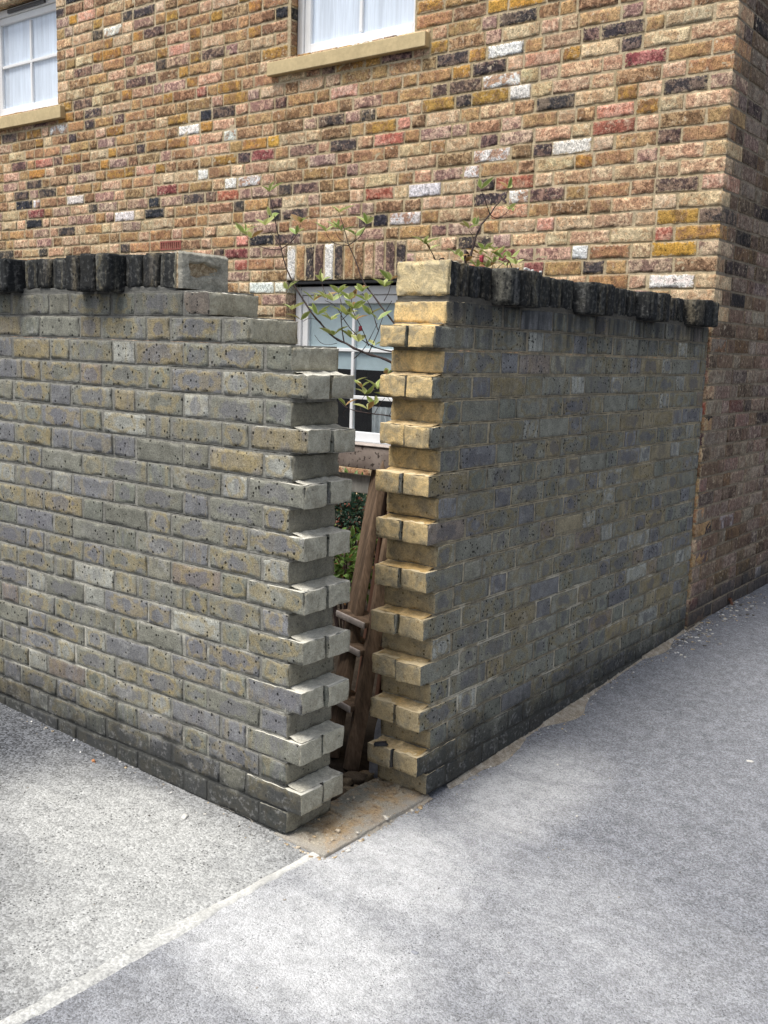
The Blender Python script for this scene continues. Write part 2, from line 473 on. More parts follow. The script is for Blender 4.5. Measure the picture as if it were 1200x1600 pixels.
def mat_tarmac(name, dust_c, dust_r, dark_spots, base=(.20, .205, .225), tint=(.62, .625, .62), seed=0., grit=190, ps=.62, gc=(.84, 1.12)):
    """worn tarmac; a spill of pale cement dust lies round dust_c, dark oily patches at dark_spots"""
    k = NT(name); pos = k.tc; P = k.sep(pos)
    def blob(cx, cy, rx, ry, soft=1.0, ns=2.2, na=.7):
        dx = k.m_('DIVIDE', k.m_('SUBTRACT', P[0], cx), rx); dy = k.m_('DIVIDE', k.m_('SUBTRACT', P[1], cy), ry)
        r = k.m_('SQRT', k.m_('ADD', k.m_('MULTIPLY', dx, dx), k.m_('MULTIPLY', dy, dy)))
        r = k.m_('ADD', r, k.m_('MULTIPLY', k.m_('SUBTRACT', k.noise(k.vm('ADD', pos, (cx, cy, seed)), ns, 5, .65), .5), na))
        return k.ramp(r, .25, 1.25, 1., 0.)
    vd, vc = k.voro(pos, grit); V = k.sep(vc)
    vd2, vc2 = k.voro(pos, grit * 1.9)
    n1 = k.noise(pos, 3., 6, .7); n2 = k.noise(pos, 22, 5, .7); n3 = k.noise(pos, 400, 2, .7)
    col = k.mul(k.mix(1., (1, 1, 1), base), k.m_('MULTIPLY', k.ramp(V[0], 0., 1., .6, 1.5), k.ramp(n2, .3, .7, .8, 1.2)))
    dust = None
    for c in dust_c:
        b = blob(*c[:4])
        b = k.m_('MULTIPLY', b, c[4])
        dust = b if dust is None else k.m_('MAXIMUM', dust, b)
    # streaky sweep marks
    sw = k.noise(k.vm('MULTIPLY', pos, (.9, 3.4, 1.)), 3.0, 6, .7)
    dust = k.m_('MULTIPLY', dust, k.ramp(sw, .25, .7, .72, 1.12))
    dust = k.m_('MULTIPLY', dust, k.ramp(k.m_('ADD', vd, k.m_('MULTIPLY', k.m_('SUBTRACT', n2, .5), .5)), .0, .55, .72, 1.12), clamp=True)
    col = k.mix(dust, col, k.mul(k.mix(1., (1, 1, 1), tint), k.m_('MULTIPLY', k.ramp(n2, .3, .7, .86, 1.1), k.ramp(V[0], 0., 1., gc[0], gc[1]))))
    # open pores between the stones
    pore = k.m_('LESS_THAN', k.m_('ADD', vd2, k.m_('MULTIPLY', k.m_('SUBTRACT', n3, .5), .3)), k.m_('MULTIPLY', k.ramp(k.sep(vc2)[1], .35, .9), .40))
    pore2 = k.m_('LESS_THAN', vd, k.m_('MULTIPLY', k.ramp(V[2], .78, 1.), .44))
    pore = k.m_('MULTIPLY', k.m_('MAXIMUM', k.m_('MULTIPLY', pore, .7), pore2), k.ramp(n1, .3, .6, .55, 1.))
    col = k.mul(col, k.m_('SUBTRACT', 1., k.m_('MULTIPLY', pore, ps)))
    spark = k.m_('GREATER_THAN', V[1], .965)
    col = k.mix(k.m_('MULTIPLY', spark, k.ramp(vd, .3, .15, .0, .6)), col, (.75, .76, .78))
    for c in dark_spots:
        b = blob(*c[:4])
        col = k.mix(k.m_('MULTIPLY', b, c[4]), col, k.mul(k.mix(1., (1, 1, 1), (.07, .075, .085)), k.ramp(V[0], 0., 1., .4, 2.2)))
    h = k.m_('ADD', k.m_('MULTIPLY', vd, -1.4), k.m_('ADD', k.m_('MULTIPLY', vd2, -.5), k.m_('SUBTRACT', k.m_('MULTIPLY', n2, .5), pore)))
    return k.out(col, .88, k.bump(h, .55, .003), .25)


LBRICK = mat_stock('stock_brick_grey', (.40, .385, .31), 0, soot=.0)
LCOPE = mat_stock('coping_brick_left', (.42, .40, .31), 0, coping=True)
RBRICK = mat_stock('stock_brick_dark', (.66, .49, .24), 1, soot=.3, topcol=(.82, .68, .44), lowcut=.42, rec_shade_amt=.4)
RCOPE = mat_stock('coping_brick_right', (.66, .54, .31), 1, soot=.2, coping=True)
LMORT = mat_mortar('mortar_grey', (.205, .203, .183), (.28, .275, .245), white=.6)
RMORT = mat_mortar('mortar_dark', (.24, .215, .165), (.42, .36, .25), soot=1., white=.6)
SMORT = mat_mortar('mortar_sand', (.62, .42, .18), (.70, .55, .33), foot=False)
GMORT = mat_mortar('mortar_pale', (.55, .53, .45), (.74, .72, .64), foot=False)
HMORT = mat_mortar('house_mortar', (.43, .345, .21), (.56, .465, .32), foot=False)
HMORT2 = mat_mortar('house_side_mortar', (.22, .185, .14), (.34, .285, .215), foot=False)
HBRICK = mat_house()
WHITE = mat_plain('white_paint', (.80, .81, .82), .35, .03, 8, .03, .5)
STONE = mat_plain('sandstone', (.56, .45, .26), .85, .12, 9, .35, .2)
DARKM = mat_plain('dark_interior', (.015, .016, .018), .9, .1)
SKYBLIND = mat_plain('sky_pale_blind', (.84, .87, .92), .8, .14, 5, .05, .3, (3., 1., .15))  # blind for the upper panes, its pale blue painting the reflected sky
BLINDG = mat_plain('roller_blind_cloth', (.46, .54, .54), .8, .06, 6, .05)
CURTM = mat_plain('curtain_cloth', (.58, .60, .58), .9, .12, 40, .1)
METALM = mat_plain('dark_metal', (.06, .06, .065), .45, .1, 40, .1, .5)
WOODD = mat_plain('aged_brown_wood', (.15, .103, .070), .8, .5, 26, .6, .2, (1, 1, .08))
WOODR = mat_plain('red_brown_wood', (.10, .048, .030), .75, .35, 14, .5, .25, (1, 1, .12))
EDGEW = mat_plain('worn_pale_edge', (.45, .40, .37), .8, .2, 30, .3)
BARK = mat_plain('bark', (.055, .038, .036), .8, .3, 80, .4)
SLATE = mat_plain('slate', (.03, .032, .038), .6, .2, 60, .3)
SLAB = mat_plain('pale_grey_slab', (.30, .31, .35), .8, .25, 25, .5)
CHIPM = mat_plain('white_stone', (.62, .61, .58), .8, .12, 60, .4)


def mat_glass():
    k = NT('window_glass')
    t = k.t
    t.nodes.remove(k.b)
    out = t.nodes['Material Output']
    tr = t.nodes.new('ShaderNodeBsdfTransparent'); gl = t.nodes.new('ShaderNodeBsdfGlossy')
    gl.inputs['Roughness'].default_value = .02
    tr.inputs['Color'].default_value = (.96, .98, 1., 1)
    fr = t.nodes.new('ShaderNodeFresnel'); fr.inputs['IOR'].default_value = 1.5
    mx = t.nodes.new('ShaderNodeMixShader')
    f = k.m_('MULTIPLY', k.m_('MULTIPLY', fr.outputs[0], 1.7, clamp=True), k.m_('SUBTRACT', 1., t.nodes.new('ShaderNodeNewGeometry').outputs['Backfacing']))
    t.links.new(f, mx.inputs[0]); t.links.new(tr.outputs[0], mx.inputs[1]); t.links.new(gl.outputs[0], mx.inputs[2])
    t.links.new(mx.outputs[0], out.inputs['Surface'])
    return k.m


GLASS = mat_glass()


def mat_paint_wood():
    k = NT('paint_spotted_wood'); p = k.tc
    n = k.noise(p, 14, 4, .6)
    sp = k.ramp(k.noise(p, 48, 3, .6), .55, .62)
    c = k.mix(k.ramp(n, .3, .7), (.20, .16, .14), (.32, .27, .24))
    c = k.mix(k.m_('MULTIPLY', sp, .85), c, (.035, .025, .022))
    return k.out(c, .8, k.bump(n, .4, .003), .2)


SPOTW = mat_paint_wood()


def mat_leaf(name, a, b, edge):
    k = NT(name); L = k.sep(k.attr('luv')); R = k.sep(k.attr('rnd'))
    c = k.mix(R[0], a, b)
    c = k.mix(k.ramp(k.m_('ABSOLUTE', L[1]), .45, .95, 0., .6), c, edge)
    c = k.mix(k.m_('MULTIPLY', k.ramp(R[1], .85, .9), .6), c, (.35, .07, .05))
    k.b.inputs['Subsurface Weight'].default_value = 0.0
    m = k.out(c, .45, None, .4)
    tl = k.t.nodes.new('ShaderNodeBsdfTranslucent'); k.put(tl.inputs[0], c)
    mx = k.t.nodes.new('ShaderNodeMixShader'); mx.inputs[0].default_value = .3
    k.t.links.new(k.b.outputs[0], mx.inputs[1]); k.t.links.new(tl.outputs[0], mx.inputs[2])
    k.t.links.new(mx.outputs[0], k.t.nodes['Material Output'].inputs['Surface'])
    return m


LEAF = mat_leaf('variegated_leaf', (.26, .38, .09), (.50, .54, .20), (.75, .74, .45))
LEAFD = mat_leaf('dark_leaf', (.018, .05, .035), (.04, .085, .055), (.06, .11, .08))
LEAFG = mat_leaf('green_leaf', (.07, .14, .03), (.14, .24, .05), (.2, .3, .1))
PETAL = mat_plain('white_petal', (.8, .8, .78), .6, .05, 30, 0)
PINK = mat_plain('pink_bud', (.50, .07, .10), .6, .1, 30, 0)


# ------------------------------------------------------------------ ground
def gz(x, y):
    """gentle fall of the ground"""
    x = np.asarray(x, float); y = np.asarray(y, float)
    t = np.clip((y - .25) / .6, 0, 1); t = t * t * (3 - 2 * t)
    far = np.clip(y, None, 3.2)
    return -.022 - .034 * np.clip(x, -3, 1.5) - .005 * np.clip(x, 0, 1.5) + .052 * (far - .45) * t - .012 * t * np.clip(1 - np.abs(x) / .4, 0, 1)


def ground_sheet(name, xs, ys, mat, dz=0., rough=.0, keep=None):
    A, B = np.meshgrid(xs, ys, indexing='ij')
    P = np.stack([A.ravel(), B.ravel(), (gz(A, B) + dz).ravel()], 1)
    if rough: P[:, 2] += rough * vnoise(P * 9, 3) + rough * .5 * vnoise(P * 31, 4)
    na, nb = len(xs), len(ys)
    I = np.arange(na * nb).reshape(na, nb)
    F = np.stack([I[:-1, :-1].ravel(), I[1:, :-1].ravel(), I[1:, 1:].ravel(), I[:-1, 1:].ravel()], 1)
    o = simple_mesh(name, P, F, mat, smooth=True)
    o['kind'] = 'structure'
    return o


SEAM = -.045
lin = np.linspace
xr = np.concatenate([[SEAM], lin(-.03, 2.2, 75), lin(2.6, 60, 20)])
yr = np.concatenate([lin(-60, -2.4, 20), lin(-2.3, 4.6, 230), lin(5, 60, 18)])
xl = np.concatenate([lin(-60, -4, 18), lin(-3.8, -.2, 120), lin(-.17, SEAM, 6)])
yl = np.concatenate([lin(-60, -2.4, 20), lin(-2.3, .12, 90)])
TAR_R = mat_tarmac('tarmac_right', [(.12, .1, .5, .45, .85), (.22, -.36, .5, .36, 1.), (.22, .75, .28, .6, .65), (.6, -.6, 1.0, .6, .5), (.7, .1, .8, .6, .45), (.9, 1.5, 1.6, 2.2, .18)], 1., [(1.25, -.5, .55, .5, .75), (.75, -.98, .5, .28, .65)], base=(.150, .159, .184), tint=(.54, .548, .562), grit=230)
TAR_L = mat_tarmac('tarmac_left', [(-.42, -.32, .75, .45, 1.), (-.2, -.6, .5, .45, .9)], 1., [(-1.5, -.22, .48, .2, .95), (-1.0, -.70, .45, .2, .35), (-.55, -.98, .35, .22, .8), (-1.1, -.03, .7, .06, .55)], base=(.13, .136, .148), tint=(.47, .477, .47), seed=4., grit=150, ps=.8, gc=(.74, 1.16))
ground_sheet('pavement', xr, yr, TAR_R, rough=.0012)
ground_sheet('driveway', xl, yl, TAR_L, rough=.0015)
# soil inside the garden
SOIL = mat_plain('dark_soil', (.035, .028, .022), .95, .4, 30, .9, .1)
ground_sheet('garden_soil', lin(-8, -.19, 90), lin(.19, 2.74, 60), SOIL, dz=-.03, rough=.012)


# ------------------------------------------------------------------ garden walls (the two ends of a broken corner)
TH, CH, BH = .2, .075, .065


def stock_col(dark, header):
    r = rng.rand()
    base = np.array([.215, .216, .182])
    if header: base = np.array([.20, .208, .175]) if rng.rand() < .6 else np.array([.24, .235, .19])
    if r < .08: base = np.array([.27, .235, .16])
    elif r < .13: base = np.array([.235, .20, .17])
    elif r < .30: base = np.array([.195, .198, .205])
    elif r < (.44 if header else .33): base = np.array([.34, .345, .31])
    return base * (.82 + .24 * rng.rand()) * dark


def garden_wall(name, label, o, U, N, tooth, recess, length, ends, coping_spans, cope_end, mats, dark):
    root = empty(name, tuple(o), label, 'garden wall')
    U = np.array(U, float); N = np.array(N, float); D = -N
    axs = (U, D, Z3)
    bk, mo = Mesh(), Mesh()
    for k in range(21):
        z0 = k * CH
        odd = k % 2 == 1
        start = ends.get(k, tooth if odd else recess)
        u = tooth if odd else recess
        typ = 'S' if odd else 'H'
        while u < length - .02:
            L = .215 if typ == 'S' else .1025
            e = min(u + L, length)
            if e > start + .02:
                near = abs(u - start) < .005
                istooth = odd and near and typ == 'S'
                ju = (rng.rand(2) - .5) * .004 if not near else (rng.rand(2) - .5) * np.array([.012, .003])
                jn = rng.rand() * .002
                zt = (rng.rand() - .5) * .003
                if e < length: e += ju[1]
                oo = o + U * (u + ju[0]) + N * jn + Z3 * (z0 + zt)
                kw = dict(r=.0022, step=(.012, .03 if not near else .012, .011), amp=.0005, warp=.0025, chip=.005)
                if near:
                    kw.update(chip=.016, amp=.0019, freq=50)
                    dep = (TH - .009) / 2 if typ == 'S' else TH
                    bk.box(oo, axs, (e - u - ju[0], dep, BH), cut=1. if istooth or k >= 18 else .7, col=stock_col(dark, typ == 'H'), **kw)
                    if typ == 'S':
                        j2 = (rng.rand() - .5) * .016
                        oo2 = o + U * (u + j2) + D * (dep + .009) + Z3 * (z0 + (rng.rand() - .5) * .003)
                        kw['chip'] = .024
                        bk.box(oo2, axs, (e - u - j2, dep, BH), cut=1., col=stock_col(dark, True) * 1.05, **kw)
                else:
                    bk.box(oo, axs, (e - u - ju[0], .06, BH), drop=(3,), col=stock_col(dark, typ == 'H'), **kw)
            u += L + .01
            typ = 'H' if typ == 'S' else 'S'
        # mortar core of this course
        ms = start + .012 if not (odd and abs(start - tooth) < .004) else recess + .006
        mo.box(o + U * ms + D * .0017 + Z3 * (z0 - .005), axs, (length - ms, TH - .0034, CH), r=.002, step=(.014, .06, .0124), amp=.0011, freq=60, drop=(0, 1) if 0 < k < 20 else ())
        # bed joints running right to the end of the recessed courses
        js = max(start, recess, ends.get(k + 1, recess)) + .004
        if k < 20: mo.box(o + U * js + D * .004 + Z3 * (z0 + BH - .002), axs, (.05, TH - .008, .0135), r=.003, step=.012, amp=.0022, freq=60)
    bk.build('brickwork', mats[0], root)
    mo.build('mortar', mats[1], root)
    # old mortar left lying on the teeth
    fm = Mesh()
    for k in range(1, 20, 2):
        if ends.get(k, tooth) != tooth: continue
        z = k * CH + BH
        def dsp(P):
            uu = (P - o) @ U; t = np.clip((uu - tooth) / (recess - tooth), 0, 1)
            n = vnoise(P * 45, 8)
            h = .0012 + .009 * np.clip(t * 1.15 - .25 + n * .3, 0, 1) ** 1.5
            return np.outer(h + .0012 * vnoise(P * 120, 9), Z3)
        fm.grid(o + U * (tooth + .006) + D * .008 + Z3 * (z - .0008), U * (recess - tooth + .002), D * (TH - .02), 8, 24, dsp)
    fm.build('mortar_bed', mats[2], root)
    # brick on edge coping
    cp, cm = Mesh(), Mesh()
    z0 = 21 * CH + .004
    for (a, b, n, p) in coping_spans:
        w = (b - a) / n
        for i in range(n):
            uu = a + i * w
            first = abs(uu - cope_end) < .02
            g = .008 + .005 * rng.rand()
            base = np.array([.20, .195, .165]) if rng.rand() < .7 else np.array([.26, .22, .15])
            jz = (rng.rand() - .5) * .006 - .003
            oo = o + U * uu + N * (p + (rng.rand() - .5) * .006) + Z3 * (z0 + (rng.rand() - .5) * .002 - (.010 if p else 0))
            cp.box(oo, axs, (w - g, TH + p, .106 + jz + (.010 if p else 0)), r=.0065 if not first else .004, step=.011, amp=.0014 if not first else .0026, freq=60, chip=.007 if not first else .013, warp=.004,
                   cut=1. if first else 0., col=base * (.85 + .3 * rng.rand()))
    a0, b0 = coping_spans[0][0], coping_spans[-1][1]
    cm.box(o + U * (a0 + .012) + D * .012 + Z3 * (z0 - .006), axs, (b0 - a0 - .014, TH - .024, .10), r=.003, step=.02, amp=.002)
    cm.box(o + U * (a0 + .004) + D * .003 + Z3 * (z0 - .016), axs, (b0 - a0 - .006, TH - .006, .022), r=.003, step=(.014, .06, .011), amp=.0022, freq=55)
    c = cp.build('coping', mats[3], root)
    cm.build('coping_mortar', mats[1], root)
    return root


def spans(list_):
    return list_


L_O = np.array([0., 0., 0.])
lspans = [(.64, .88, 3, 0), (.88, 1.105, 3, .06), (1.105, 1.43, 4, 0), (1.43, 1.655, 3, .06), (1.655, 1.98, 4, 0), (1.98, 2.205, 3, .06),
          (2.205, 2.53, 4, 0), (2.53, 2.755, 3, .06), (2.755, 3.08, 4, 0), (3.08, 3.305, 3, .06)]
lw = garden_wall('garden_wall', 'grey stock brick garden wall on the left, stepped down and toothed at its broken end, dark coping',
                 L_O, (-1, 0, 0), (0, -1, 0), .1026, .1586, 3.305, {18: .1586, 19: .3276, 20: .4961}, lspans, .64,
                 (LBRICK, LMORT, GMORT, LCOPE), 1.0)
rspans = [(.508, .755, 4, 0), (.755, .975, 3, .064), (.975, 1.32, 4, 0), (1.32, 1.545, 3, .064), (1.545, 1.87, 4, 0), (1.87, 2.085, 3, .064),
          (2.085, 2.40, 4, 0), (2.40, 2.655, 3, .064)]
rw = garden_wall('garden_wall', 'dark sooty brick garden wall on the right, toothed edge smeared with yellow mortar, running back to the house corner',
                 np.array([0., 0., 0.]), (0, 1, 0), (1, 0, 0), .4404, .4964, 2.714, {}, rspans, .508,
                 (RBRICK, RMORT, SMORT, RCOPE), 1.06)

# cement end of the left coping with the torn-out pocket
me_ = Mesh()
def capdisp(P):
    yy, zz = P[:, 1], P[:, 2]
    n = vnoise(P * 40, 3) * .008
    e = .0195
    inside = np.clip((yy - .035 + n) / .006, 0, 1) * np.clip((.165 - yy + n) / .006, 0, 1) * np.clip((zz - 1.613 + n) / .006, 0, 1) * np.clip((1.662 - .1 * (yy - .03) + n - zz) / .006, 0, 1)
    inside = inside * (1 - .5 * np.clip((yy - .09) / .06, 0, 1) * np.clip((1.65 - zz) / .02, 0, 1))
    d = -inside * e + .0022 * vnoise(P * 70, 5) + .0012 * vnoise(P * 190, 6)
    edge = np.clip((np.abs(yy - .1) - .092) / .008, 0, 1) + np.clip((zz - 1.678) / .008, 0, 1)
    d = d - edge * .010
    return np.outer(d, X3)
me_.grid((-.6165, 0., 1.577), (0, .2, 0), (0, 0, .109), 70, 44, capdisp)
me_.box(np.array((-.646, .004, 1.577)), (X3, Y3, Z3), (.0075, .192, .104), r=.002, step=.03, amp=0)
me_.box(np.array((-.6385, .0045, 1.6785)), (X3, Y3, Z3), (.016, .189, .0035), r=.001, step=.01, amp=.0008)
me_.box(np.array((-.6385, .0045, 1.578)), (X3, Y3, Z3), (.016, .006, .1)  , r=.001, step=.01, amp=.0008)
k = NT('cement_end'); p = k.tc; P_ = k.sep(p)
n1 = k.noise(p, 20, 5, .7); n2 = k.noise(p, 90, 5, .7); n3 = k.noise(p, 330, 3, .7)
c = k.mix(k.ramp(n1, .35, .65), (.33, .32, .27), (.48, .46, .39))
c = k.mix(k.m_('MULTIPLY', k.m_('LESS_THAN', P_[0], -.629), 1.), c, k.mix(k.ramp(n2, .4, .6), (.36, .27, .17), (.50, .42, .30)))
c = k.mul(c, k.m_('MULTIPLY', k.ramp(n2, .3, .7, .75, 1.2), k.ramp(n3, .3, .7, .8, 1.2)))
CAPM = k.out(c, .95, k.bump(k.m_('ADD', n2, n3), .8, .003), .1)
me_.build('cement_end', CAPM, lw)

# ------------------------------------------------------------------ brick footing left in the gap
ft = Mesh()
def fdisp(P):
    h = .005 * vnoise(P * 14, 1) + .004 * vnoise(P * 42, 2) + .003 * np.abs(vnoise(P * 95, 3)) + .0012 * vnoise(P * 210, 7)
    e = np.clip((P[:, 0] + .035) / .045, 0, 1) + np.clip((.03 - P[:, 1]) / .045, 0, 1) * (P[:, 0] > -.3)
    e = np.minimum(e, 1) * 1.7
    groove = np.exp(-((P[:, 1] - (.21 + .0 * P[:, 0])) / .004) ** 2) * .012 * (P[:, 0] < -.06)
    return np.outer(h - .010 * e - groove, Z3)
ft.grid((-.205, -.012, -.006), (.215, 0, -.004), (0, .535, 0), 90, 210, fdisp)
ft.grid((-.50, .0, -.008), (.296, 0, .004), (0, .2, 0), 40, 30, fdisp)
ft.box(np.array((-.204, -.004, -.08)), (X3, Y3, Z3), (.204, .51, .07), r=.004, step=.03, amp=.002)
FOOT = NT('footing_mortar')
k = FOOT; p = k.tc; P_ = k.sep(p)
n1 = k.noise(p, 11, 5, .65); n2 = k.noise(p, 55, 5, .7); n3 = k.noise(p, 300, 3, .7)
c = k.mix(k.ramp(n1, .42, .58), (.52, .38, .23), (.50, .44, .34))
c = k.mix(k.m_('MULTIPLY', k.ramp(P_[0], -.10, -.17), k.ramp(n1, .3, .6)), c, (.26, .26, .22))
c = k.mix(k.ramp(n2, .54, .66, 0., .8), c, (.17, .115, .075))
c = k.mix(k.ramp(k.noise(p, 90, 4, .7), .60, .70, 0., .8), c, (.68, .63, .54))
eg = k.m_('MAXIMUM', k.ramp(k.m_('ADD', P_[0], k.m_('MULTIPLY', k.m_('SUBTRACT', n1, .5), .14)), -.075, -.005), k.ramp(k.m_('ADD', P_[1], k.m_('MULTIPLY', k.m_('SUBTRACT', n1, .5), .14)), .07, .0))
c = k.mix(k.m_('MULTIPLY', eg, .75), c, (.40, .385, .355))
c = k.mul(c, k.ramp(n3, .3, .7, .72, 1.2))
FOOTM = k.out(c, .95, k.bump(k.m_('ADD', k.m_('MULTIPLY', n2, 1.8), n3), .9, .005), .15)
fo = ft.build('brick_footing', FOOTM)
tag(fo, 'low strip of broken footing with sandy mortar left in the gap between the two walls', 'footing')

# ------------------------------------------------------------------ concrete edging strip across the ground
es = Mesh()
ys_ = lin(.015, -3.2, 420)
A = []
for y in ys_:
    cx = -.035 + .03 * y * .6 + .004 * math.sin(y * 5)
    w = .016 + .002 * math.sin(y * 9.1) + .012 * min(1, max(0, (-y - .38) / .12))
    for t in (-1, -.7, 0, .7, 1):
        x = cx + t * w
        A.append((x, y, float(gz(x, y)) + (.0032 if abs(t) < .9 else -.003) - .0012 * min(1, max(0, (-y - .38) / .12))))
A = np.array(A)
A[:, 2] += .0012 * vnoise(A * 60, 2)
A[:, 0] += .0045 * vnoise(A * 30, 5) + .002 * vnoise(A * 90, 6)
I = np.arange(len(A)).reshape(len(ys_), 5)
F = np.stack([I[:-1, :-1].ravel(), I[:-1, 1:].ravel(), I[1:, 1:].ravel(), I[1:, :-1].ravel()], 1)
k = NT('edging_concrete'); p = k.tc
n1 = k.noise(p, 12, 5, .7); n2 = k.noise(p, 120, 4, .7); n3 = k.noise(p, 420, 2, .7)
far = k.ramp(k.sep(p)[1], -.3, -.6)
c = k.mix(far, (.60, .60, .575), k.mix(k.ramp(n2, .30, .62), (.36, .365, .36), (.53, .535, .52)))
c = k.mul(c, k.m_('MULTIPLY', k.ramp(n1, .3, .7, .82, 1.14), k.ramp(n2, .3, .7, .84, 1.12)))
EDGM = k.out(c, .9, k.bump(k.m_('ADD', n2, n3), .6, .002), .2)
eo = simple_mesh('path_edging', A, F, EDGM, smooth=True)
eo['kind'] = 'structure'

# sandy washout and rubble along the foot of the right wall
SANDM = NT('washed_sand'); k = SANDM; p = k.tc
n1 = k.noise(p, 30, 5, .7); n3 = k.noise(p, 350, 3, .7)
c = k.mul(k.mix(k.ramp(n1, .35, .65), (.27, .23, .18), (.44, .40, .34)), k.ramp(n3, .3, .7, .55, 1.35))
SANDM = k.out(c, .95, k.bump(k.m_('ADD', n1, n3), .9, .004), .1)
A = []
vs_ = lin(.62, 2.9, 240)
for y in vs_:
    q = np.array([[y * 7, 1.3, 0]])
    w = .012 + .075 * max(0, float(vnoise(q * .6, 2)[0]) * .8 + .40) * math.sin(math.pi * min(1, (y - .6) / 2.4)) ** .5
    for j in range(5):
        t = j / 4
        x = -.004 + w * t
        A.append((x, y, float(gz(x, y)) + .012 * (1 - t) ** 1.3 - .002 * t + .0005))
A = np.array(A)
A[:, 2] += .002 * vnoise(A * 60, 2) * (A[:, 0] < .03)
I = np.arange(len(A)).reshape(len(vs_), 5)
F = np.stack([I[:-1, :-1].ravel(), I[:-1, 1:].ravel(), I[1:, 1:].ravel(), I[1:, :-1].ravel()], 1)[:, ::-1]
so = simple_mesh('sand', A, F, SANDM, smooth=True)
so['kind'] = 'stuff'
so['label'] = 'thin line of sand washed along the foot of the right wall'
so['category'] = 'sand'


# ------------------------------------------------------------------ pebbles and stones
def stone(m, c, size, seed=0, **kw):
    r = np.random.RandomState(seed)
    P, F, _ = template(4, 4, 4)
    q = (P / 3. - .5) * 2
    q = q / (np.linalg.norm(q, axis=1)[:, None] ** .2)
    q = q * (1 + .42 * vnoise(q * 1.3 + r.rand(3) * 50, seed)[:, None]) * np.array(size) * .5
    a = r.rand() * 6.28
    R = np.array([[math.cos(a), math.sin(a), 0], [-math.sin(a), math.cos(a), 0], [0, 0, 1]])
    m.add(q @ R + np.array(c), F, **kw)


PEB = NT('loose_grit'); k = PEB
c = k.mul(k.attr('bcol'), k.ramp(k.noise(k.tc, 200, 3, .6), .3, .7, .7, 1.25))
PEB = k.out(c, .9, None, .2)
pm = Mesh()
rr = np.random.RandomState(3)
pc_ = [(.62, .6, .56), (.35, .32, .28), (.12, .11, .10), (.5, .4, .27), (.75, .74, .72)]
for i in range(640):
    if i >= 420:
        y = 2.35 + 1.3 * rr.rand(); x = .02 + abs(rr.randn()) * .07
        s = .003 + .009 * rr.rand() ** 2
        stone(pm, (x, y, float(gz(x, y)) + s * .2), (s * (1 + rr.rand()), s, s * .4), i, col=pc_[rr.randint(5)])
        continue
    if i < 190:
        y = .6 + 2.3 * rr.rand() ** .8; x = .002 + abs(rr.randn()) * .035
    elif i < 260:
        y = 2.3 + 1.4 * rr.rand(); x = .02 + abs(rr.randn()) * .10
    elif i < 330:
        x = -.17 - 1.8 * rr.rand(); y = -.004 - abs(rr.randn()) * .03
    else:
        x = -1.2 + 3 * rr.rand(); y = -1.2 + 2.4 * rr.rand()
        if x < .03 and y > -.03: continue
    s = .002 + .005 * rr.rand() ** 3
    stone(pm, (x, y, float(gz(x, y)) + s * .3), (s * (1 + rr.rand()), s, s * .7), i, col=pc_[rr.randint(5)] if i < 330 else pc_[rr.randint(3)])
po = pm.build('grit', PEB)
tag(po, 'loose grit and crumbs scattered on the tarmac and along the wall feet', 'grit', kind='stuff')

cr = Mesh()
for i in range(170):
    t = rr.rand()
    if i < 90: x, y = .004 + rr.randn() * .008 + .004, -.01 + .52 * t
    elif i < 130: x, y = -.17 + .17 * t, -.012 - abs(rr.randn()) * .006
    else: x, y = -.2 + .2 * rr.rand(), .5 * rr.rand()
    s = .002 + .008 * rr.rand() ** 5
    stone(cr, (x, y, -.006 + s * .15 if x < 0 and y > 0 else float(gz(x, y)) + s * .2), (s * (1 + rr.rand()), s, s * .7), 900 + i, col=[(.55, .42, .26), (.60, .52, .40), (.36, .27, .17), (.7, .66, .58)][rr.randint(4)])
tag(cr.build('mortar_crumbs', PEB), 'sandy mortar crumbs strewn over and beside the broken footing', 'crumbs', kind='stuff')
# loose rubble on the soil just behind the footing
rub = []
for i, (px, py, s) in enumerate([(548, 1226, .05), (562, 1222, .06), (553, 1240, .045), (578, 1218, .05), (538, 1248, .05), (570, 1236, .035)]):
    q = at(px, py, 2, -.035)
    m = Mesh()
    stone(m, (q[0] - .02, q[1], -.04 + s * .2), (s * 1.3, s * .8, s * .45), 40 + i, col=[(.22, .17, .11), (.13, .10, .07), (.26, .21, .14)][i % 3])
    o = m.build('rubble_piece', PEB)
    tag(o, 'small lump of brick rubble lying in the dark behind the footing', 'rubble', 'rubble lumps behind the footing')

def single_stone(px, py, size, mat, name, label, cat, dz=.3, z=None, seed=1):
    q = at(px, py, 2, -.01 if z is None else z)
    if z is None:
        for _ in range(4): q = at(px, py, 2, float(gz(q[0], q[1])))
    m = Mesh(); stone(m, (q[0], q[1], q[2] + size[2] * dz), size, seed)
    o = m.build(name, mat)
    return tag(o, label, cat)
single_stone(289, 1278, (.026, .014, .010), CHIPM, 'stone_chip', 'small white stone chip lying alone on the driveway', 'stone')
single_stone(648, 1488, (.016, .010, .002), SLAB, 'tar_blob', 'small dark flattened blob on the dusty pavement', 'tar', .2, seed=3)
single_stone(146, 1190, (.016, .010, .007), mat_plain('orange_crumb', (.45, .2, .09), .8), 'brick_crumb', 'tiny orange brick crumb on the driveway near the left wall', 'crumb', seed=5)
single_stone(1172, 1190, (.024, .012, .004), CHIPM, 'paper_scrap', 'small white scrap lying out on the pavement at the right', 'scrap', .3, seed=6)
single_stone(544, 1331, (.014, .010, .008), CHIPM, 'mortar_crumb', 'pale crumb of mortar lying in front of the broken footing', 'crumb', .3, seed=7)
m = Mesh(); q = at(595, 1163, 2, CH + BH + .006)
stone(m, (q[0], q[1], CH + BH + .008), (.045, .020, .010), 9)
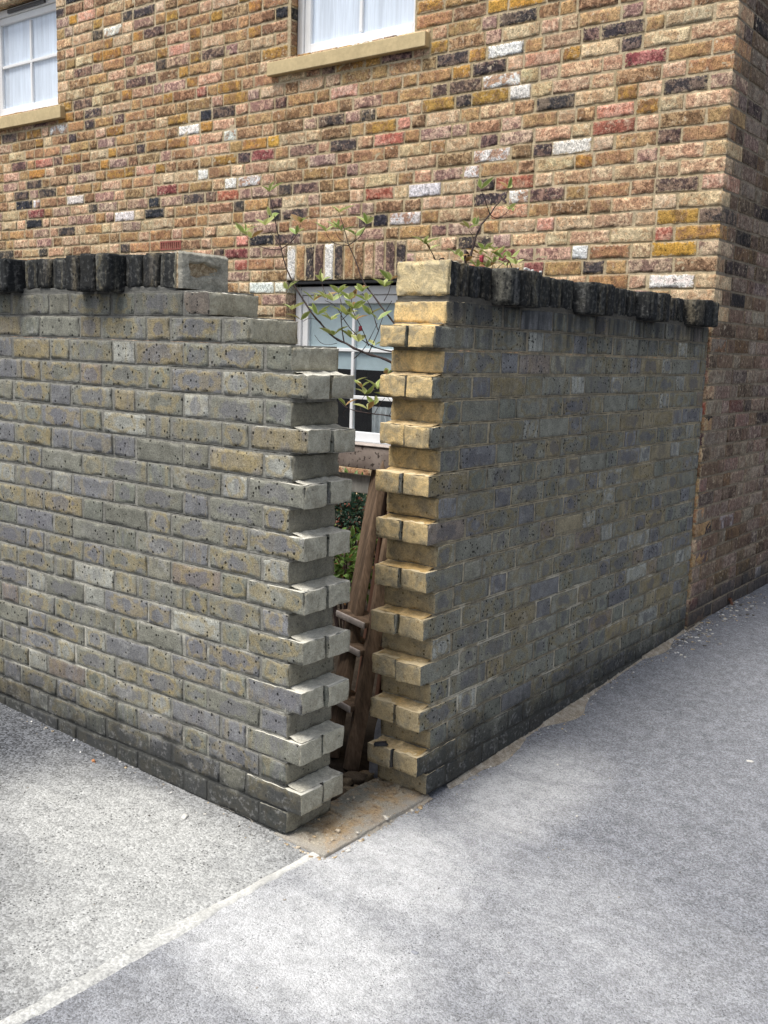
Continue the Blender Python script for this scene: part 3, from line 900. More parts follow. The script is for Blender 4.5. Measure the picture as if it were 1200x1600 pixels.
tag(m.build('slate_chip', SLATE), 'black slate chip resting on the lowest tooth of the right wall', 'slate')


# ------------------------------------------------------------------ the house
HY, HX = 2.72, .012
house = empty('brick_house', (-3, HY, 0), 'mixed yellow, red and purple brick house wall with white sash windows behind the garden walls', 'house')
CAT = {
    'tan': ((.46, .29, .145), (.31, .18, .10)), 'pinktan': ((.47, .29, .19), (.58, .42, .28)), 'ochre': ((.45, .255, .075), (.27, .15, .07)),
    'cream': ((.62, .49, .32), (.44, .30, .18)), 'brown': ((.22, .13, .075), (.40, .26, .15)), 'purple': ((.11, .072, .068), (.26, .17, .13)),
    'mauve': ((.30, .19, .16), (.50, .36, .27)), 'red': ((.38, .13, .09), (.45, .24, .17)), 'salmon': ((.60, .30, .21), (.58, .36, .27)),
    'black': ((.022, .025, .032), (.045, .045, .055)), 'white': ((.80, .79, .76), (.74, .72, .68)), 'flaky': ((.78, .77, .74), (.38, .24, .17)),
    'charcoal': ((.06, .052, .055), (.17, .125, .10)), 'plum': ((.20, .06, .06), (.32, .14, .12)), 'orange': ((.55, .31, .07), (.48, .26, .06)),
}
KEYS = ['tan', 'pinktan', 'ochre', 'cream', 'brown', 'purple', 'mauve', 'red', 'salmon', 'black', 'white', 'flaky', 'charcoal', 'plum', 'orange']
WTS = np.array([24, 20, 5.0, 18, 15, 6.5, 12, .7, 1.1, .6, .3, 1.2, 4.0, .5, .5]); WTS = WTS / WTS.sum()
# individual bricks read off the photograph: pixel -> colour
OV = [((925, 223), 'white'), ((828, 138), 'white'), ((780, 122), 'flaky'), ((775, 75), 'white'), ((725, 155), 'charcoal'), ((820, 282), 'red'),
      ((866, 350), 'salmon'), ((772, 241), 'flaky'), ((1020, 438), 'white'), ((1085, 386), 'orange'), ((1102, 232), 'cream'), ((910, 420), 'charcoal'),
      ((1008, 84), 'plum'), ((985, 120), 'brown'), ((983, 166), 'salmon'), ((930, 196), 'red'), ((597, 216), 'red'), ((292, 207), 'white'),
      ((325, 274), 'white'), ((357, 288), 'white'), ((316, 176), 'black'), ((236, 320), 'black'), ((208, 338), 'white'), ((235, 340), 'black'),
      ((37, 324), 'black'), ((60, 320), 'flaky'), ((107, 316), 'white'), ((598, 346), 'black'), ((420, 379), 'black'), ((419, 340), 'black'),
      ((640, 341), 'flaky'), ((546, 139), 'salmon'), ((357, 174), 'charcoal'), ((640, 192), 'salmon'), ((598, 308), 'red'), ((355, 306), 'red'),
      ((323, 141), 'red'), ((78, 252), 'red'), ((177, 40), 'flaky'), ((150, 62), 'charcoal'), ((382, 383), 'salmon'), ((358, 389), 'plum'),
      ((383, 411), 'red'), ((432, 452), 'white'), ((528, 235), 'charcoal'), ((380, 288), 'flaky'), ((263, 290), 'plum'), ((700, 90), 'charcoal'),
      ((690, 137), 'purple'), ((730, 372), 'charcoal'), ((785, 330), 'salmon'), ((1003, 237), 'mauve'), ((904, 240), 'black'), ((1045, 190), 'brown'),
      ((860, 172), 'charcoal'), ((1095, 123), 'charcoal'), ((330, 92), 'purple'), ((262, 22), 'ochre'), ((655, 52), 'pinktan'), ((780, 28), 'charcoal'),
      ((1005, 35), 'charcoal'), ((830, 418), 'plum'), ((475, 412), 'tan'), ((990, 330), 'salmon'), ((20, 392), 'charcoal'), ((70, 388), 'charcoal')]
OVW = []
for (u_, v_), kk in OV:
    q = at(u_, v_, 1, HY)
    OVW.append((q[0], q[2], kk))

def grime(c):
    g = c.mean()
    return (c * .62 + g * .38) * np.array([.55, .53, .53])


def hcol(x=None, z=None, dark=1.):
    key = KEYS[rng.choice(len(KEYS), p=WTS)]
    if z is not None:
        if z[0] > 2.6 and x[0] < -1.2 and key in ('pinktan', 'mauve', 'cream') and rng.rand() < .40: key = 'ochre' if rng.rand() < .6 else 'brown'
        if z[0] < 2.5 and key in ('ochre', 'purple') and rng.rand() < .45: key = 'pinktan'
    if x is not None:
        for ox, oz, kk in OVW:
            if x[0] - .004 <= ox <= x[1] + .004 and z[0] - .004 <= oz <= z[1] + .004: key = kk
    a, b = CAT[key]
    v = .86 + .28 * rng.rand()
    h = 1 + (rng.rand(3) - .5) * .12
    h = h * np.array([1.04, 1.025, 1.02]) * dark
    return np.minimum(np.array(a) * v * h, .85), np.minimum(np.array(b) * v * h, .85)


COURSE0 = 1.825 - 25 * .075   # bed joint centre of the lowest course
NC = 67
TOPZ = COURSE0 + NC * .075
opens = [  # x0,x1,z0,z1
    (-2.765, -1.785, 3.15, 4.10), (-6.12, -5.125, 3.15, 4.00), (-2.74, -1.80, .80, 1.83)]
soldier = [(-2.765 - .0, -1.785, 4.10), (-6.12, -5.125, 4.00), (-2.74, -1.80, 1.83)]
blocks = [(a, b, c, d) for a, b, c, d in opens] + [(a, b, z, z + .222) for a, b, z in soldier]
blocks.append((-3.955, -3.735, 2.055, 2.12))      # air brick
hb, hm = Mesh(), Mesh()
HAX = (X3, Y3, Z3)
XL = -8.2
for k_ in range(NC):
    zc0 = COURSE0 + k_ * .075 + .005; zc1 = zc0 + BH
    far = zc1 < 1.25
    cuts = []
    for a, b, c, d in blocks:
        if zc0 + .03 > c and zc0 + .035 < d: cuts.append((a, b))
    cuts.sort()
    segs = []; x = XL
    for a, b in cuts:
        segs.append((x, a, x != XL, True)); x = b
    segs.append((x, HX, x != XL, 'corner'))
    for (s0, s1, l_end, r_end) in segs:
        # lay from the right towards the left so that the corner bond is right
        xx = s1; typ = 'S' if k_ % 2 else 'H'; firstb = True
        if r_end is not True and r_end != 'corner': typ = 'S'
        while xx > s0 + .03:
            L = (.215 if typ == 'S' else .1025) + (rng.rand() - .5) * (.012 if firstb else .030)
            if rng.rand() < .13: typ = 'S' if typ == 'H' else 'H'
            if not firstb: L = (.212 if typ == 'S' else .102) + (rng.rand() - .5) * .03
            a = max(s0, xx - L)
            if a - s0 < .05: a = s0
            dep = .05
            if firstb and r_end == 'corner': dep = .1025 if (xx - a) > .15 else .215
            elif (firstb and r_end is True) or (a == s0 and l_end): dep = .11
            gap_r = 0. if firstb else .0
            ca, cb = hcol((a, xx), (zc0, zc1))
            jx = (rng.rand(2) - .5) * .005
            if firstb or a == s0: jx = jx * .3
            pz = rng.rand() * .004 - .001
            hgt = BH + (rng.rand() - .5) * .005
            if far or a < -6.6: st = (.05, .1, .03)
            else: st = (.021, .07, .0155)
            hb.box((a + jx[0], HY - pz, zc0 + (rng.rand() - .5) * .003), HAX, (xx - a + jx[1], dep, hgt), r=.0026, step=st, amp=.0011, freq=60, chip=.0035, warp=.0018,
                   drop=(3,), col=ca, col2=cb)
            xx = a - .010 - .003 * rng.rand(); firstb = False
            typ = 'H' if typ == 'S' else 'S'
# soldier arches
for (a, b, z) in soldier:
    n = int(round((b - a) / .0765)); w = (b - a) / n
    order = ['white', 'tan', 'charcoal', 'purple', 'white', 'charcoal', 'tan', 'brown', 'pinktan', 'mauve', 'purple', 'charcoal', 'tan']
    for i in range(n):
        ca, cb = hcol() if z > 2 else [np.array(c) for c in CAT[order[i % 13]]]
        hb.box((a + i * w + .004, HY - rng.rand() * .004, z + .002), HAX, (w - .011, .11, .212), r=.005, step=(.016, .06, .02), amp=.0024, freq=32, chip=.007, warp=.003, drop=(3,), col=ca, col2=cb)
# return wall of the house, going back from the corner
RAX = (Y3, -X3, Z3)
for k_ in range(NC):
    zc0 = COURSE0 + k_ * .075 + .005
    corner_long = (k_ % 2 == 1)
    y = HY + (.1025 if corner_long else .215) + .010
    typ = 'H' if corner_long else 'S'
    if zc0 < 1.60: y = HY + .004                                  # below the coping the corner bricks face this way
    while y < HY + 4.2:
        L = (.215 if typ == 'S' else .1025) + (rng.rand() - .5) * .01
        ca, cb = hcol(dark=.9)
        st = (.022, .07, .0155) if y < HY + 1.6 else (.06, .1, .03)
        hb.box((HX + rng.rand() * .005 - .001, y + (rng.rand() - .5) * .004, zc0 + (rng.rand() - .5) * .003), RAX, (L, .05, BH + (rng.rand() - .5) * .005),
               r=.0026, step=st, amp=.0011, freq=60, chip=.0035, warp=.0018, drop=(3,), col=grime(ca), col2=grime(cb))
        y += L + .011
        typ = 'H' if typ == 'S' else 'S'
hb.build('brickwork', HBRICK, house)


def mdisp(axis, sgn):
    v = np.zeros(3); v[axis] = sgn
    return lambda P: np.outer(.0022 * vnoise(P * 38, 4) + .0016 * vnoise(P * 95, 6), v)


def msheet(x0, x1, z0, z1):
    if x1 - x0 < .002 or z1 - z0 < .002: return
    vis = z1 > 1.7 and x0 > -6.7
    st = .016 if vis else .06
    hm.grid((x0, HY + .0024, z0), (x1 - x0, 0, 0), (0, 0, z1 - z0), max(2, int((x1 - x0) / st)), max(2, int((z1 - z0) / st)), mdisp(1, -1))
o1, o2, o3 = opens
zs0 = COURSE0 - .005
for x0, x1, cols in ((XL, o2[0], None), (o2[0], o2[1], (o2,)), (o2[1], o3[0], None), (o3[0], o3[1], (o3, (0, 0, o1[2], o1[3]))), (o3[1], HX - .004, None)):
    if cols is None: msheet(x0, x1, zs0, TOPZ)
    else:
        z = zs0
        for c in cols:
            msheet(x0, x1, z, c[2]); z = c[3]
        msheet(x0, x1, z, TOPZ)
hm2 = Mesh()
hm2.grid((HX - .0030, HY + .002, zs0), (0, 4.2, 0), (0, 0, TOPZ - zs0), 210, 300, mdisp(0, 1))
# reveals and soffits
RV = .14
for (a, b, c, d) in opens:
    hm.grid((a - .0045, HY + .006, c), (0, RV, 0), (0, 0, d - c), 10, 60, mdisp(0, 1))
    hm.grid((b + .0045, HY + .006, c), (0, 0, d - c), (0, RV, 0), 60, 10, mdisp(0, -1))
    hm.grid((a, HY + .006, d + .003), (0, RV, 0), (b - a, 0, 0), 10, 60, mdisp(2, -1))
hm.build('mortar', HMORT, house)
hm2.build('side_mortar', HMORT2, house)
# solid body behind the brick skin with the window rooms left hollow
def qbox(V, F, x0, x1, y0, y1, z0, z1):
    n = len(V)
    V += [(x0, y0, z0), (x1, y0, z0), (x1, y1, z0), (x0, y1, z0), (x0, y0, z1), (x1, y0, z1), (x1, y1, z1), (x0, y1, z1)]
    F += [(n, n + 3, n + 2, n + 1), (n + 4, n + 5, n + 6, n + 7), (n, n + 1, n + 5, n + 4), (n + 1, n + 2, n + 6, n + 5), (n + 2, n + 3, n + 7, n + 6), (n + 3, n, n + 4, n + 7)]
def boxes(name, lst, mat, parent=None, bevel=0.):
    V, F = [], []
    for b in lst: qbox(V, F, *b)
    o = simple_mesh(name, V, F, mat, parent)
    if bevel:
        md = o.modifiers.new('bevel', 'BEVEL'); md.width = bevel; md.segments = 2; md.limit_method = 'ANGLE'
    return o
boxes('inner_wall', [(XL, HX - .02, HY + 2.5, HY + 4.2, -.1, TOPZ)] + [(a - .3, b + .3, HY + 1.2, HY + 1.22, c - .3, d + .3) for a, b, c, d in opens]
      + [(a - .3, a - .28, HY + .16, HY + 1.2, c - .3, d + .3) for a, b, c, d in opens] + [(b + .28, b + .3, HY + .16, HY + 1.2, c - .3, d + .3) for a, b, c, d in opens]
      + [(a - .28, b + .28, HY + .16, HY + 1.2, c - .3, c - .28) for a, b, c, d in opens] + [(a - .28, b + .28, HY + .16, HY + 1.2, d + .28, d + .3) for a, b, c, d in opens], DARKM, house)
boxes('roof', [(XL, HX + .12, HY - .12, HY + 4.2, TOPZ + .002, TOPZ + .06)], SLATE, house)


def window(a, b, c, d, cols, rows_split, sill=None, name='window', sash_mid=None, fr_y=HY + .085, blind=None, hood=False):
    w = boxes(name, [(a + .004, a + .05, fr_y, fr_y + .07, c + .003, d - .003), (b - .05, b - .004, fr_y, fr_y + .07, c + .003, d - .003),
                     (a + .052, b - .052, fr_y, fr_y + .07, d - .055, d - .003), (a + .052, b - .052, fr_y, fr_y + .07, c + .003, c + .045)], WHITE, house, .004)
    # inner sash
    i0, i1, j0, j1 = a + .053, b - .053, c + .047, d - .057
    y0 = fr_y + .014
    boxes('sash', [(i0, i0 + .045, y0, y0 + .04, j0, j1), (i1 - .045, i1, y0, y0 + .04, j0, j1),
                   (i0 + .046, i1 - .046, y0, y0 + .04, j0, j0 + .06), (i0 + .046, i1 - .046, y0, y0 + .04, j1 - .05, j1)], WHITE, w, .004)
    g0, g1, h0, h1 = i0 + .045, i1 - .045, j0 + .06, j1 - .05
    bars = []
    zs = [h0 + (h1 - h0) * f for f in rows_split]
    for z in zs: bars.append((g0 + .001, g1 - .001, y0 + .008, y0 + .032, z - .011, z + .011))
    zz = [h0] + zs + [h1]
    for i in range(1, cols):
        x = g0 + (g1 - g0) * i / cols
        for q0, q1 in zip(zz[:-1], zz[1:]):
            bars.append((x - .011, x + .011, y0 + .006, y0 + .034, q0 + .012, q1 - .012))
    boxes('glazing_bar', bars, WHITE, w, .003)
    boxes('glass', [(g0, g1, y0 + .018, y0 + .022, h0, h1)], GLASS, w)
    if blind: boxes('blind', [(g0 - .02, g1 + .02, y0 + .028, y0 + .032, blind[0], blind[1])], blind[2], w)
    boxes('window_ledge', [(a + .006, b - .006, fr_y - .045, fr_y - .001, c + .001, c + .022)], WHITE, w, .004)
    boxes('trim', [(a + .05, b - .05, fr_y - .014, fr_y - .001, c + .022, c + .034)], WHITE, w)
    if sill: boxes('sill', [(sill[0], sill[1], HY - .045, HY + .04, sill[2], sill[3])], STONE, w, .004); boxes('sill_end', [(sill[0] + .075, sill[1] - .075, HY - .012, HY + .083, sill[3] + .001, sill[3] + .012)], STONE, w, .003)
    if hood: boxes('trickle_vent', [(a + .25, b - .25, fr_y - .02, fr_y - .001, d - .045, d - .02)], METALM, w, .003)
    return w
wA = window(*opens[0], 2, (.5,), sill=(-2.895, -1.692, 3.068, 3.147), blind=(3.1, 4.1, SKYBLIND), hood=True)  # blind added behind the glass to give the pale of reflected sky
wB = window(*opens[1], 2, (.5,), sill=(-6.26, -5.035, 3.058, 3.147), blind=(3.1, 4.0, SKYBLIND), hood=True)
wA['label'] = 'upper white window with a sandstone sill, above the gap in the wall'
wB['label'] = 'upper white window at the top left edge'
wC = window(opens[2][0], opens[2][1], opens[2][2], opens[2][3] - .03, 2, (.27, .64), blind=(1.29, 1.80, BLINDG), hood=False)
wC['label'] = 'ground floor white window glimpsed through the gap in the wall'
boxes('metal_lintel', [(-2.74, -1.80, HY + .02, HY + .15, 1.812, 1.826)], METALM, house)
# air brick
ab = boxes('air_brick', [(-3.953, -3.737, HY - .004, HY + .05, 2.057, 2.066), (-3.953, -3.737, HY - .004, HY + .05, 2.108, 2.118)] +
           [(-3.953 + i * .0197, -3.953 + i * .0197 + .0095, HY - .004, HY + .05, 2.066, 2.108) for i in range(11)] + [(-3.75, -3.737, HY - .004, HY + .05, 2.066, 2.108)],
           mat_plain('terracotta', (.30, .10, .08), .8), house)
# cafe curtain on the inner sill of the ground window
cu = Mesh()
def cdisp(P): return np.outer(.012 * np.sin(P[:, 0] * 150) + .006 * vnoise(P * 14, 3), Y3)
cu.grid((-2.22, HY + .26, .84), (.36, 0, 0), (0, 0, .22), 120, 6, cdisp)
cuo = cu.build('curtain', CURTM)
tag(cuo, 'short pale striped curtain hanging inside the ground floor window', 'curtain')
md = cuo.modifiers.new('thickness', 'SOLIDIFY'); md.thickness = .003


# ------------------------------------------------------------------ old wooden stepladder standing behind the gap
def beam(m, p0, p1, w, t, side):
    """bar from p0 to p1, w wide along 'side', t thick"""
    p0 = np.array(p0, float); p1 = np.array(p1, float)
    c = p1 - p0; L = np.linalg.norm(c); c /= L
    a = np.array(side, float); a -= c * (a @ c); a /= np.linalg.norm(a)
    b = np.cross(c, a)
    m.box(p0 - a * w / 2 - b * t / 2, (a, b, c), (w, t, L), r=.003, step=(.03, .03, .08), amp=.0008, freq=20)

FWH = np.array([fw[0], fw[1], 0]); FWH /= np.linalg.norm(FWH)
A_top = at(596, 722, 1, .92); A_bot = at(516, 1180, 2, -.035)
B_bot = at(548, 1203, 2, -.035); B_top = B_bot + (A_top - A_bot)
lad = empty('stepladder', (A_bot[0], A_bot[1], -.03), 'old brown wooden stepladder with a paint spotted top standing behind the gap in the wall', 'stepladder')
side = np.array([.80, -.60, 0.])
AD = (A_top - A_bot) / np.linalg.norm(A_top - A_bot)
m = Mesh(); beam(m, A_bot, A_top, .125, .03, side); m.build('stile', WOODD, lad)
m = Mesh(); beam(m, B_bot, B_top, .036, .05, side); m.build('stile', WOODD, lad)
back = np.array([-.22, .42, 0])
for P0, P1 in ((A_top + np.array([.03, .03, -.02]), A_bot + back), (B_top + np.array([.0, .05, -.03]), B_bot + back)):
    m = Mesh(); beam(m, P1, P0, .045, .022, side); m.build('rear_leg', WOODR, lad)
for f in (.47, .38, .20):
    a = A_bot + (A_top - A_bot) * f; b = B_bot + (B_top - B_bot) * f
    m = Mesh(); beam(m, a + np.array([0, .0, -.0]) - (b - a) * .35, b, .10, .022, (.2, .9, 0)); tr = m.build('tread', WOODD, lad)
    m = Mesh(); beam(m, a - (b - a) * .35 + np.array([-.01, -.052, .002]), b + np.array([-.01, -.052, .002]), .008, .024, (.2, .9, 0)); m.build('nosing', EDGEW, tr)
c0 = at(470, 722, 1, .88); c1 = at(604, 722, 1, .88)
m = Mesh(); beam(m, (c0[0], .90, 1.016), (c1[0] + .06, .90, 1.016), .086, .05, Z3); m.build('top_board', SPOTW, lad)
m = Mesh(); beam(m, (c0[0], .905, 1.0625), (c1[0] + .062, .905, 1.0625), .07, .006, Y3); m.build('top_edge', EDGEW, lad)
WOODG = mat_plain('weathered_grey_wood', (.42, .41, .38), .9, .3, 20, .6, .1, (1, 1, .15))
g0 = at(470, 748, 1, .93); g1 = at(592, 748, 1, .93)
m = Mesh(); beam(m, g0 + np.array([0, 0, .012]), (g1[0], g1[1], g0[2] + .012), .07, .02, Z3); m.build('grey_rail', WOODG, lad)

# pale slab leaning inside, at the foot of the right wall
q0 = at(583, 1213, 2, -.03); q1 = at(596, 1100, 1, q0[1] + .10)
m = Mesh(); m.box(np.array([q0[0] - .028, q0[1], -.04]), (X3, np.array([.0, 1, 0]), np.array([.10, .10, 1.]) / 1.01), (.05, .09, .26), r=.006, step=.02, amp=.004, freq=30)
tag(m.build('broken_slab', SLAB), 'pale grey broken slab leaning in the shade behind the foot of the right wall', 'slab')


# ------------------------------------------------------------------ plants
def tube(m, pts, r0, r1, seg=6, sub=5):
    pts = [np.array(p, float) for p in pts]
    C = []
    n = len(pts)
    for i in range(n - 1):
        p0 = pts[max(0, i - 1)]; p1 = pts[i]; p2 = pts[i + 1]; p3 = pts[min(n - 1, i + 2)]
        for j in range(sub):
            t = j / sub
            C.append(.5 * ((2 * p1) + (-p0 + p2) * t + (2 * p0 - 5 * p1 + 4 * p2 - p3) * t * t + (-p0 + 3 * p1 - 3 * p2 + p3) * t ** 3))
    C.append(pts[-1])
    C = np.array(C); N_ = len(C)
    C += .0025 * np.stack([vnoise(C * 26, i) for i in range(3)], 1) * np.linspace(1, 1, N_)[:, None]
    T = np.gradient(C, axis=0); T /= np.linalg.norm(T, axis=1)[:, None] + 1e-9
    ref = np.array([.31, .2, .93]) if abs(T[0, 2]) < .9 else X3
    V = []
    for i in range(N_):
        a = np.cross(T[i], ref); a /= np.linalg.norm(a); b = np.cross(T[i], a)
        r = r0 + (r1 - r0) * i / (N_ - 1)
        r *= 1 + .15 * math.sin(i * 1.7)
        for s in range(seg):
            th = 2 * math.pi * s / seg
            V.append(C[i] + (a * math.cos(th) + b * math.sin(th)) * r)
    I = np.arange(N_ * seg).reshape(N_, seg)
    F = [(I[i, s], I[i, (s + 1) % seg], I[i + 1, (s + 1) % seg], I[i + 1, s]) for i in range(N_ - 1) for s in range(seg)]
    m.add(V, F)
    return C


def leaf(m, p, d, L, w, r_):
    d = np.array(d, float); d /= np.linalg.norm(d)
    s = np.cross(d, r_.randn(3) * .5 + Z3 + .01); s /= np.linalg.norm(s); n = np.cross(s, d)
    ts = [0, .12, .35, .62, .85, 1.]; ws = [.06, .45, 1., .88, .42, .02]
    V = []; luv = []
    curl = .25 + .3 * r_.rand()
    for t, ww in zip(ts, ws):
        for e in (-1, 0, 1):
            V.append(p + d * L * t + s * e * w * .5 * ww + n * (abs(e) * w * .22 * ww - curl * L * t * t * .5))
            luv.append((t * 2 - 1, e * .98, 0))
    I = np.arange(18).reshape(6, 3)
    F = [(I[i, j], I[i, j + 1], I[i + 1, j + 1], I[i + 1, j]) for i in range(5) for j in range(2)]
    m.add(V, F, luv=np.array(luv, float), rnd=r_.rand(3))


def whorl(m, p, n, L, r_, up=(0, 0, 1)):
    a0 = r_.rand() * 6.28
    for i in range(n):
        a = a0 + 6.28 * i / n + r_.randn() * .3
        d = np.array([math.cos(a), math.sin(a), .35 + .5 * r_.rand()]) + np.array(up) * .2
        leaf(m, p, d, L * (.7 + .5 * r_.rand()), L * .36, r_)


def px_line(lst, ax, val, drift=0.):
    return [at(u, v, ax, val + drift * i) for i, (u, v) in enumerate(lst)]


YS = 1.05
r_ = np.random.RandomState(11)
sh = empty('shrub', (-.75, 1.35, -.04), 'thin branched shrub with pale leaves reaching across the gap, before the ground floor window', 'shrub')
st, lf = Mesh(), Mesh()
base = np.array([-.55, 1.3, -.04])
main = [base, np.array([-.50, 1.25, .5]), at(660, 600, 1, 1.12), at(612, 566, 1, YS)] + px_line([(575, 553), (540, 537), (515, 520), (490, 492), (470, 463), (452, 430), (440, 392), (428, 335), (421, 303)], 1, YS)
tube(st, main, .0065, .0016)
br = [
    ([(440, 390), (418, 389), (400, 382), (382, 366)], .0022), ([(440, 388), (456, 376), (466, 362), (470, 350)], .0022),
    ([(437, 385), (426, 368), (419, 356)], .0018),
    ([(660, 560), (612, 500), (592, 474), (568, 440), (556, 410), (545, 384), (536, 352), (531, 334)], .0042),
    ([(545, 384), (525, 381), (513, 372), (509, 364)], .0020), ([(543, 381), (530, 372), (524, 360)], .0017), ([(545, 383), (562, 370), (572, 352)], .0020),
    ([(660, 560), (612, 549), (582, 541), (558, 524), (538, 500), (524, 478), (508, 470)], .0032),
    ([(575, 552), (590, 520), (600, 490), (612, 470)], .0022), ([(575, 540), (565, 512), (553, 490), (549, 470), (556, 455)], .0022),
    ([(538, 537), (533, 500), (533, 478), (528, 458)], .0026), ([(533, 500), (544, 490), (546, 470)], .0015),
    ([(590, 515), (580, 480), (566, 458)], .0020), ([(553, 560), (566, 548), (577, 530), (590, 505)], .0018),
    ([(505, 510), (498, 500), (482, 498), (474, 502)], .0012), ([(527, 536), (505, 538), (492, 524)], .0012),
    ([(660, 660), (612, 650), (582, 646), (556, 642), (540, 636), (530, 628)], .0030), ([(565, 643), (563, 630), (570, 618)], .0014),
    ([(585, 646), (592, 634), (601, 622)], .0014), ([(541, 640), (536, 648), (540, 655)], .0010), ([(608, 650), (613, 634), (606, 622)], .0014),
    ([(512, 468), (505, 450), (503, 438)], .0016), ([(600, 470), (608, 455), (612, 440)], .0016),
]
for ln, r in br: tube(st, px_line(ln, 1, YS, .004), r, .0011, 5, 4)
tube(st, [base, np.array([-.46, 1.2, .6]), at(660, 560, 1, YS)], .006, .0042)
tube(st, [base, np.array([-.48, 1.2, .45]), at(660, 660, 1, YS)], .005, .003)
whs = [(421, 300, 4), (382, 364, 5), (393, 372, 3), (414, 352, 4), (470, 348, 5), (462, 366, 3), (425, 338, 2), (531, 332, 4), (509, 362, 4), (524, 356, 3), (573, 350, 4), (534, 362, 3), (556, 368, 2),
       (450, 452, 3), (456, 484, 3), (470, 500, 2), (503, 440, 4), (508, 466, 4), (490, 470, 3), (497, 492, 4), (517, 500, 4), (530, 458, 4), (546, 468, 4), (552, 482, 5), (540, 492, 5), (556, 500, 4), (566, 456, 4),
       (578, 492, 3), (560, 534, 3), (585, 540, 2), (600, 448, 4), (610, 438, 4), (522, 524, 3), (548, 528, 3), (572, 470, 3), (570, 616, 4), (565, 606, 3), (590, 608, 4), (602, 620, 4), (575, 640, 3), (586, 632, 3), (540, 634, 2), (605, 585, 3), (554, 598, 2), (520, 470, 3), (590, 500, 2)]
for u_, v_, n in whs:
    whorl(lf, at(u_, v_, 1, YS + r_.randn() * .025), n, .060, r_)
st.build('stem', BARK, sh); lf.build('foliage', LEAF, sh)
bd = Mesh()
for (u_, v_) in [(563, 513)]:
    bd = Mesh(); stone(bd, at(u_, v_, 1, YS), (.012, .012, .018), u_); bd.build('bud', PINK, sh)

sh2 = empty('shrub', (-.5, 1.6, -.04), 'shrub with pink buds and white flowers rising behind the coping of the right wall', 'shrub')
st, lf, fl, bd = Mesh(), Mesh(), Mesh(), Mesh()
XS = -.42
base = np.array([-.45, 1.55, -.04])
j = at(728, 430, 0, XS)
tube(st, [base, np.array([-.40, 1.5, .8]), j] + px_line([(735, 402), (742, 376), (750, 354), (765, 336), (772, 325), (783, 312), (793, 297)], 0, XS), .0065, .0014)
for ln, r in [([(765, 336), (759, 318), (754, 305), (752, 298)], .0022), ([(765, 336), (778, 341), (790, 334), (795, 328)], .0018), ([(740, 374), (738, 366), (733, 360)], .0013),
              ([(765, 430), (772, 412), (778, 398)], .0018), ([(765, 430), (785, 412), (792, 405)], .0016), ([(735, 400), (745, 402), (756, 404)], .0012)]:
    tube(st, px_line(ln, 0, XS), r, .001, 5, 4)
for u_, v_, n in [(752, 295, 4), (793, 294, 4), (795, 328, 3), (733, 357, 4), (741, 352, 3), (757, 390, 5), (750, 398, 4), (720, 402, 4), (712, 398, 3), (778, 396, 5), (786, 404, 4), (798, 402, 4), (770, 410, 4), (790, 416, 5), (806, 413, 4), (765, 400, 3), (727, 410, 3), (802, 330, 3), (760, 418, 5), (745, 418, 5)]:
    whorl(lf, at(u_, v_, 0, XS + r_.randn() * .03), max(2, n - 1), .054, r_)
for u_, v_ in [(752, 405)]:
    bd = Mesh(); stone(bd, at(u_, v_, 0, XS), (.014, .014, .026), u_); bd.build('bud', PINK, sh2)
for i in range(22):
    q = at(795 + r_.rand() * 50, 420 + r_.rand() * 9, 0, -.26)
    stone(fl, q, (.010, .010, .008), 200 + i)
tube(st, [np.array([-.40, 1.5, .8]), at(790, 440, 0, -.3), at(805, 424, 0, -.27), at(845, 430, 0, -.26)], .003, .001)
st.build('stem', BARK, sh2); lf.build('foliage', LEAF, sh2); fl.build('blossom', PETAL, sh2)
sh3 = empty('shrub', (-.46, .98, -.04), 'single short leafy twig showing over the pale end of the right wall coping', 'shrub')
st, lf = Mesh(), Mesh()
q = px_line([(694, 440), (681, 408), (675, 395), (667, 383)], 0, -.40)
tube(st, [np.array([-.46, .98, -.04]), np.array([-.45, 1.0, .9])] + q, .004, .001)
for u_, v_, n in [(667, 382, 3), (664, 381, 3), (672, 390, 2)]: whorl(lf, at(u_, v_, 0, -.40), n, .055, r_)
st.build('stem', BARK, sh3); lf.build('foliage', LEAF, sh3)


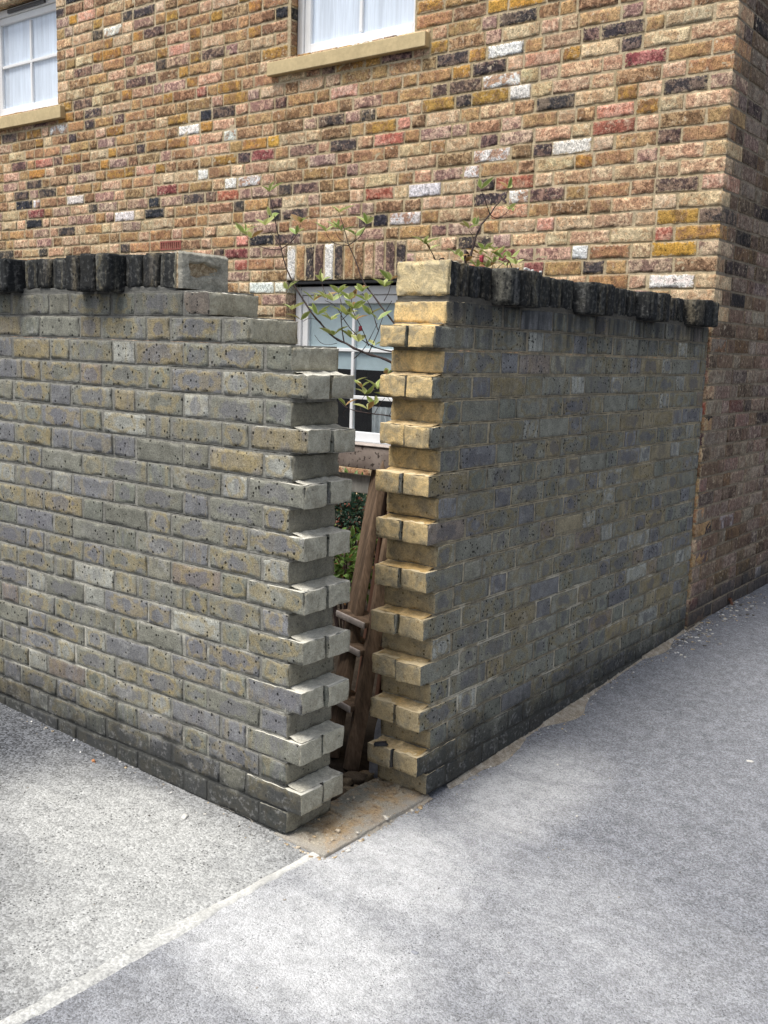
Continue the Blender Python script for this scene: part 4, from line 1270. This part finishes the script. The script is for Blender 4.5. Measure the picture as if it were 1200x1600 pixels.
def bush(center, rad_, n, L, mat, label, seed):
    r = np.random.RandomState(seed)
    b = empty('bush', (center[0], center[1], -.04), label, 'bush')
    lf, st = Mesh(), Mesh()
    for i in range(n):
        v = r.randn(3); v /= np.linalg.norm(v)
        q = np.array(center) + v * np.array(rad_) * (r.rand() ** .4) * (1 + .25 * math.sin(v[0] * 7 + seed))
        leaf(lf, q, v + r.randn(3) * .5 + Z3 * .3, L * (.7 + .6 * r.rand()), L * .45, r)
    for i in range(9):
        v = r.randn(3); e = np.array(center) + v / np.linalg.norm(v) * np.array(rad_) * .7
        tube(st, [np.array([center[0], center[1], -.05]), (np.array([center[0], center[1], 0]) + e) / 2, e], .006, .002, 5, 3)
    lf.build('foliage', mat, b); st.build('stem', BARK, b)
cB = at(545, 806, 1, 1.75)
bush(cB, (.17, .15, .13), 1500, .030, LEAFD, 'dense dark blue green bush seen between the left wall teeth and the ladder', 3)
cB = at(540, 880, 1, 1.45)
bush(cB, (.18, .12, .15), 420, .045, LEAFG, 'loose bright green plant low behind the left wall teeth', 5)
cB = at(594, 850, 1, 1.95)
bush(cB, (.12, .12, .15), 700, .035, LEAFD, 'dark green bush seen right of the ladder, behind the right wall teeth', 8)
cB = at(560, 775, 1, 2.2)
bush(cB, (.28, .1, .09), 420, .05, LEAFG, 'low yellow green sprigs under the ground floor window', 9)

# twigs beside the house corner
def twig(pts, r0, r1, label, name='twig'):
    m = Mesh(); tube(m, pts, r0, r1, 6, 5)
    return tag(m.build(name, BARK2), label, 'twig')
BARK2 = mat_plain('dry_stalk', (.16, .08, .055), .8, .2, 60, .3)
q = [at(1124, 962, 0, .03), at(1122, 975, 0, .06), at(1120, 990, 0, .075), at(1117, 1003, 0, .085)]
twig(q, .0045, .0025, 'short dry brown stalk standing against the house foot at the right')
q = [at(1140, 935, 0, .02), at(1143, 945, 0, .03), at(1141, 955, 0, .035)]
twig(q, .010, .006, 'stubby rusty root curling out of the house foot behind the dry stalk')

# parts were modelled in world space: put them back under their (translated) parents
bpy.context.view_layer.update()
for o in PEND:
    par = o.parent
    t = Vector((0, 0, 0))
    while par is not None and par.parent is not None: par = par.parent
    if o.parent.parent is None and o.parent.type == 'EMPTY':
        o.location = -Vector(o.parent.location)
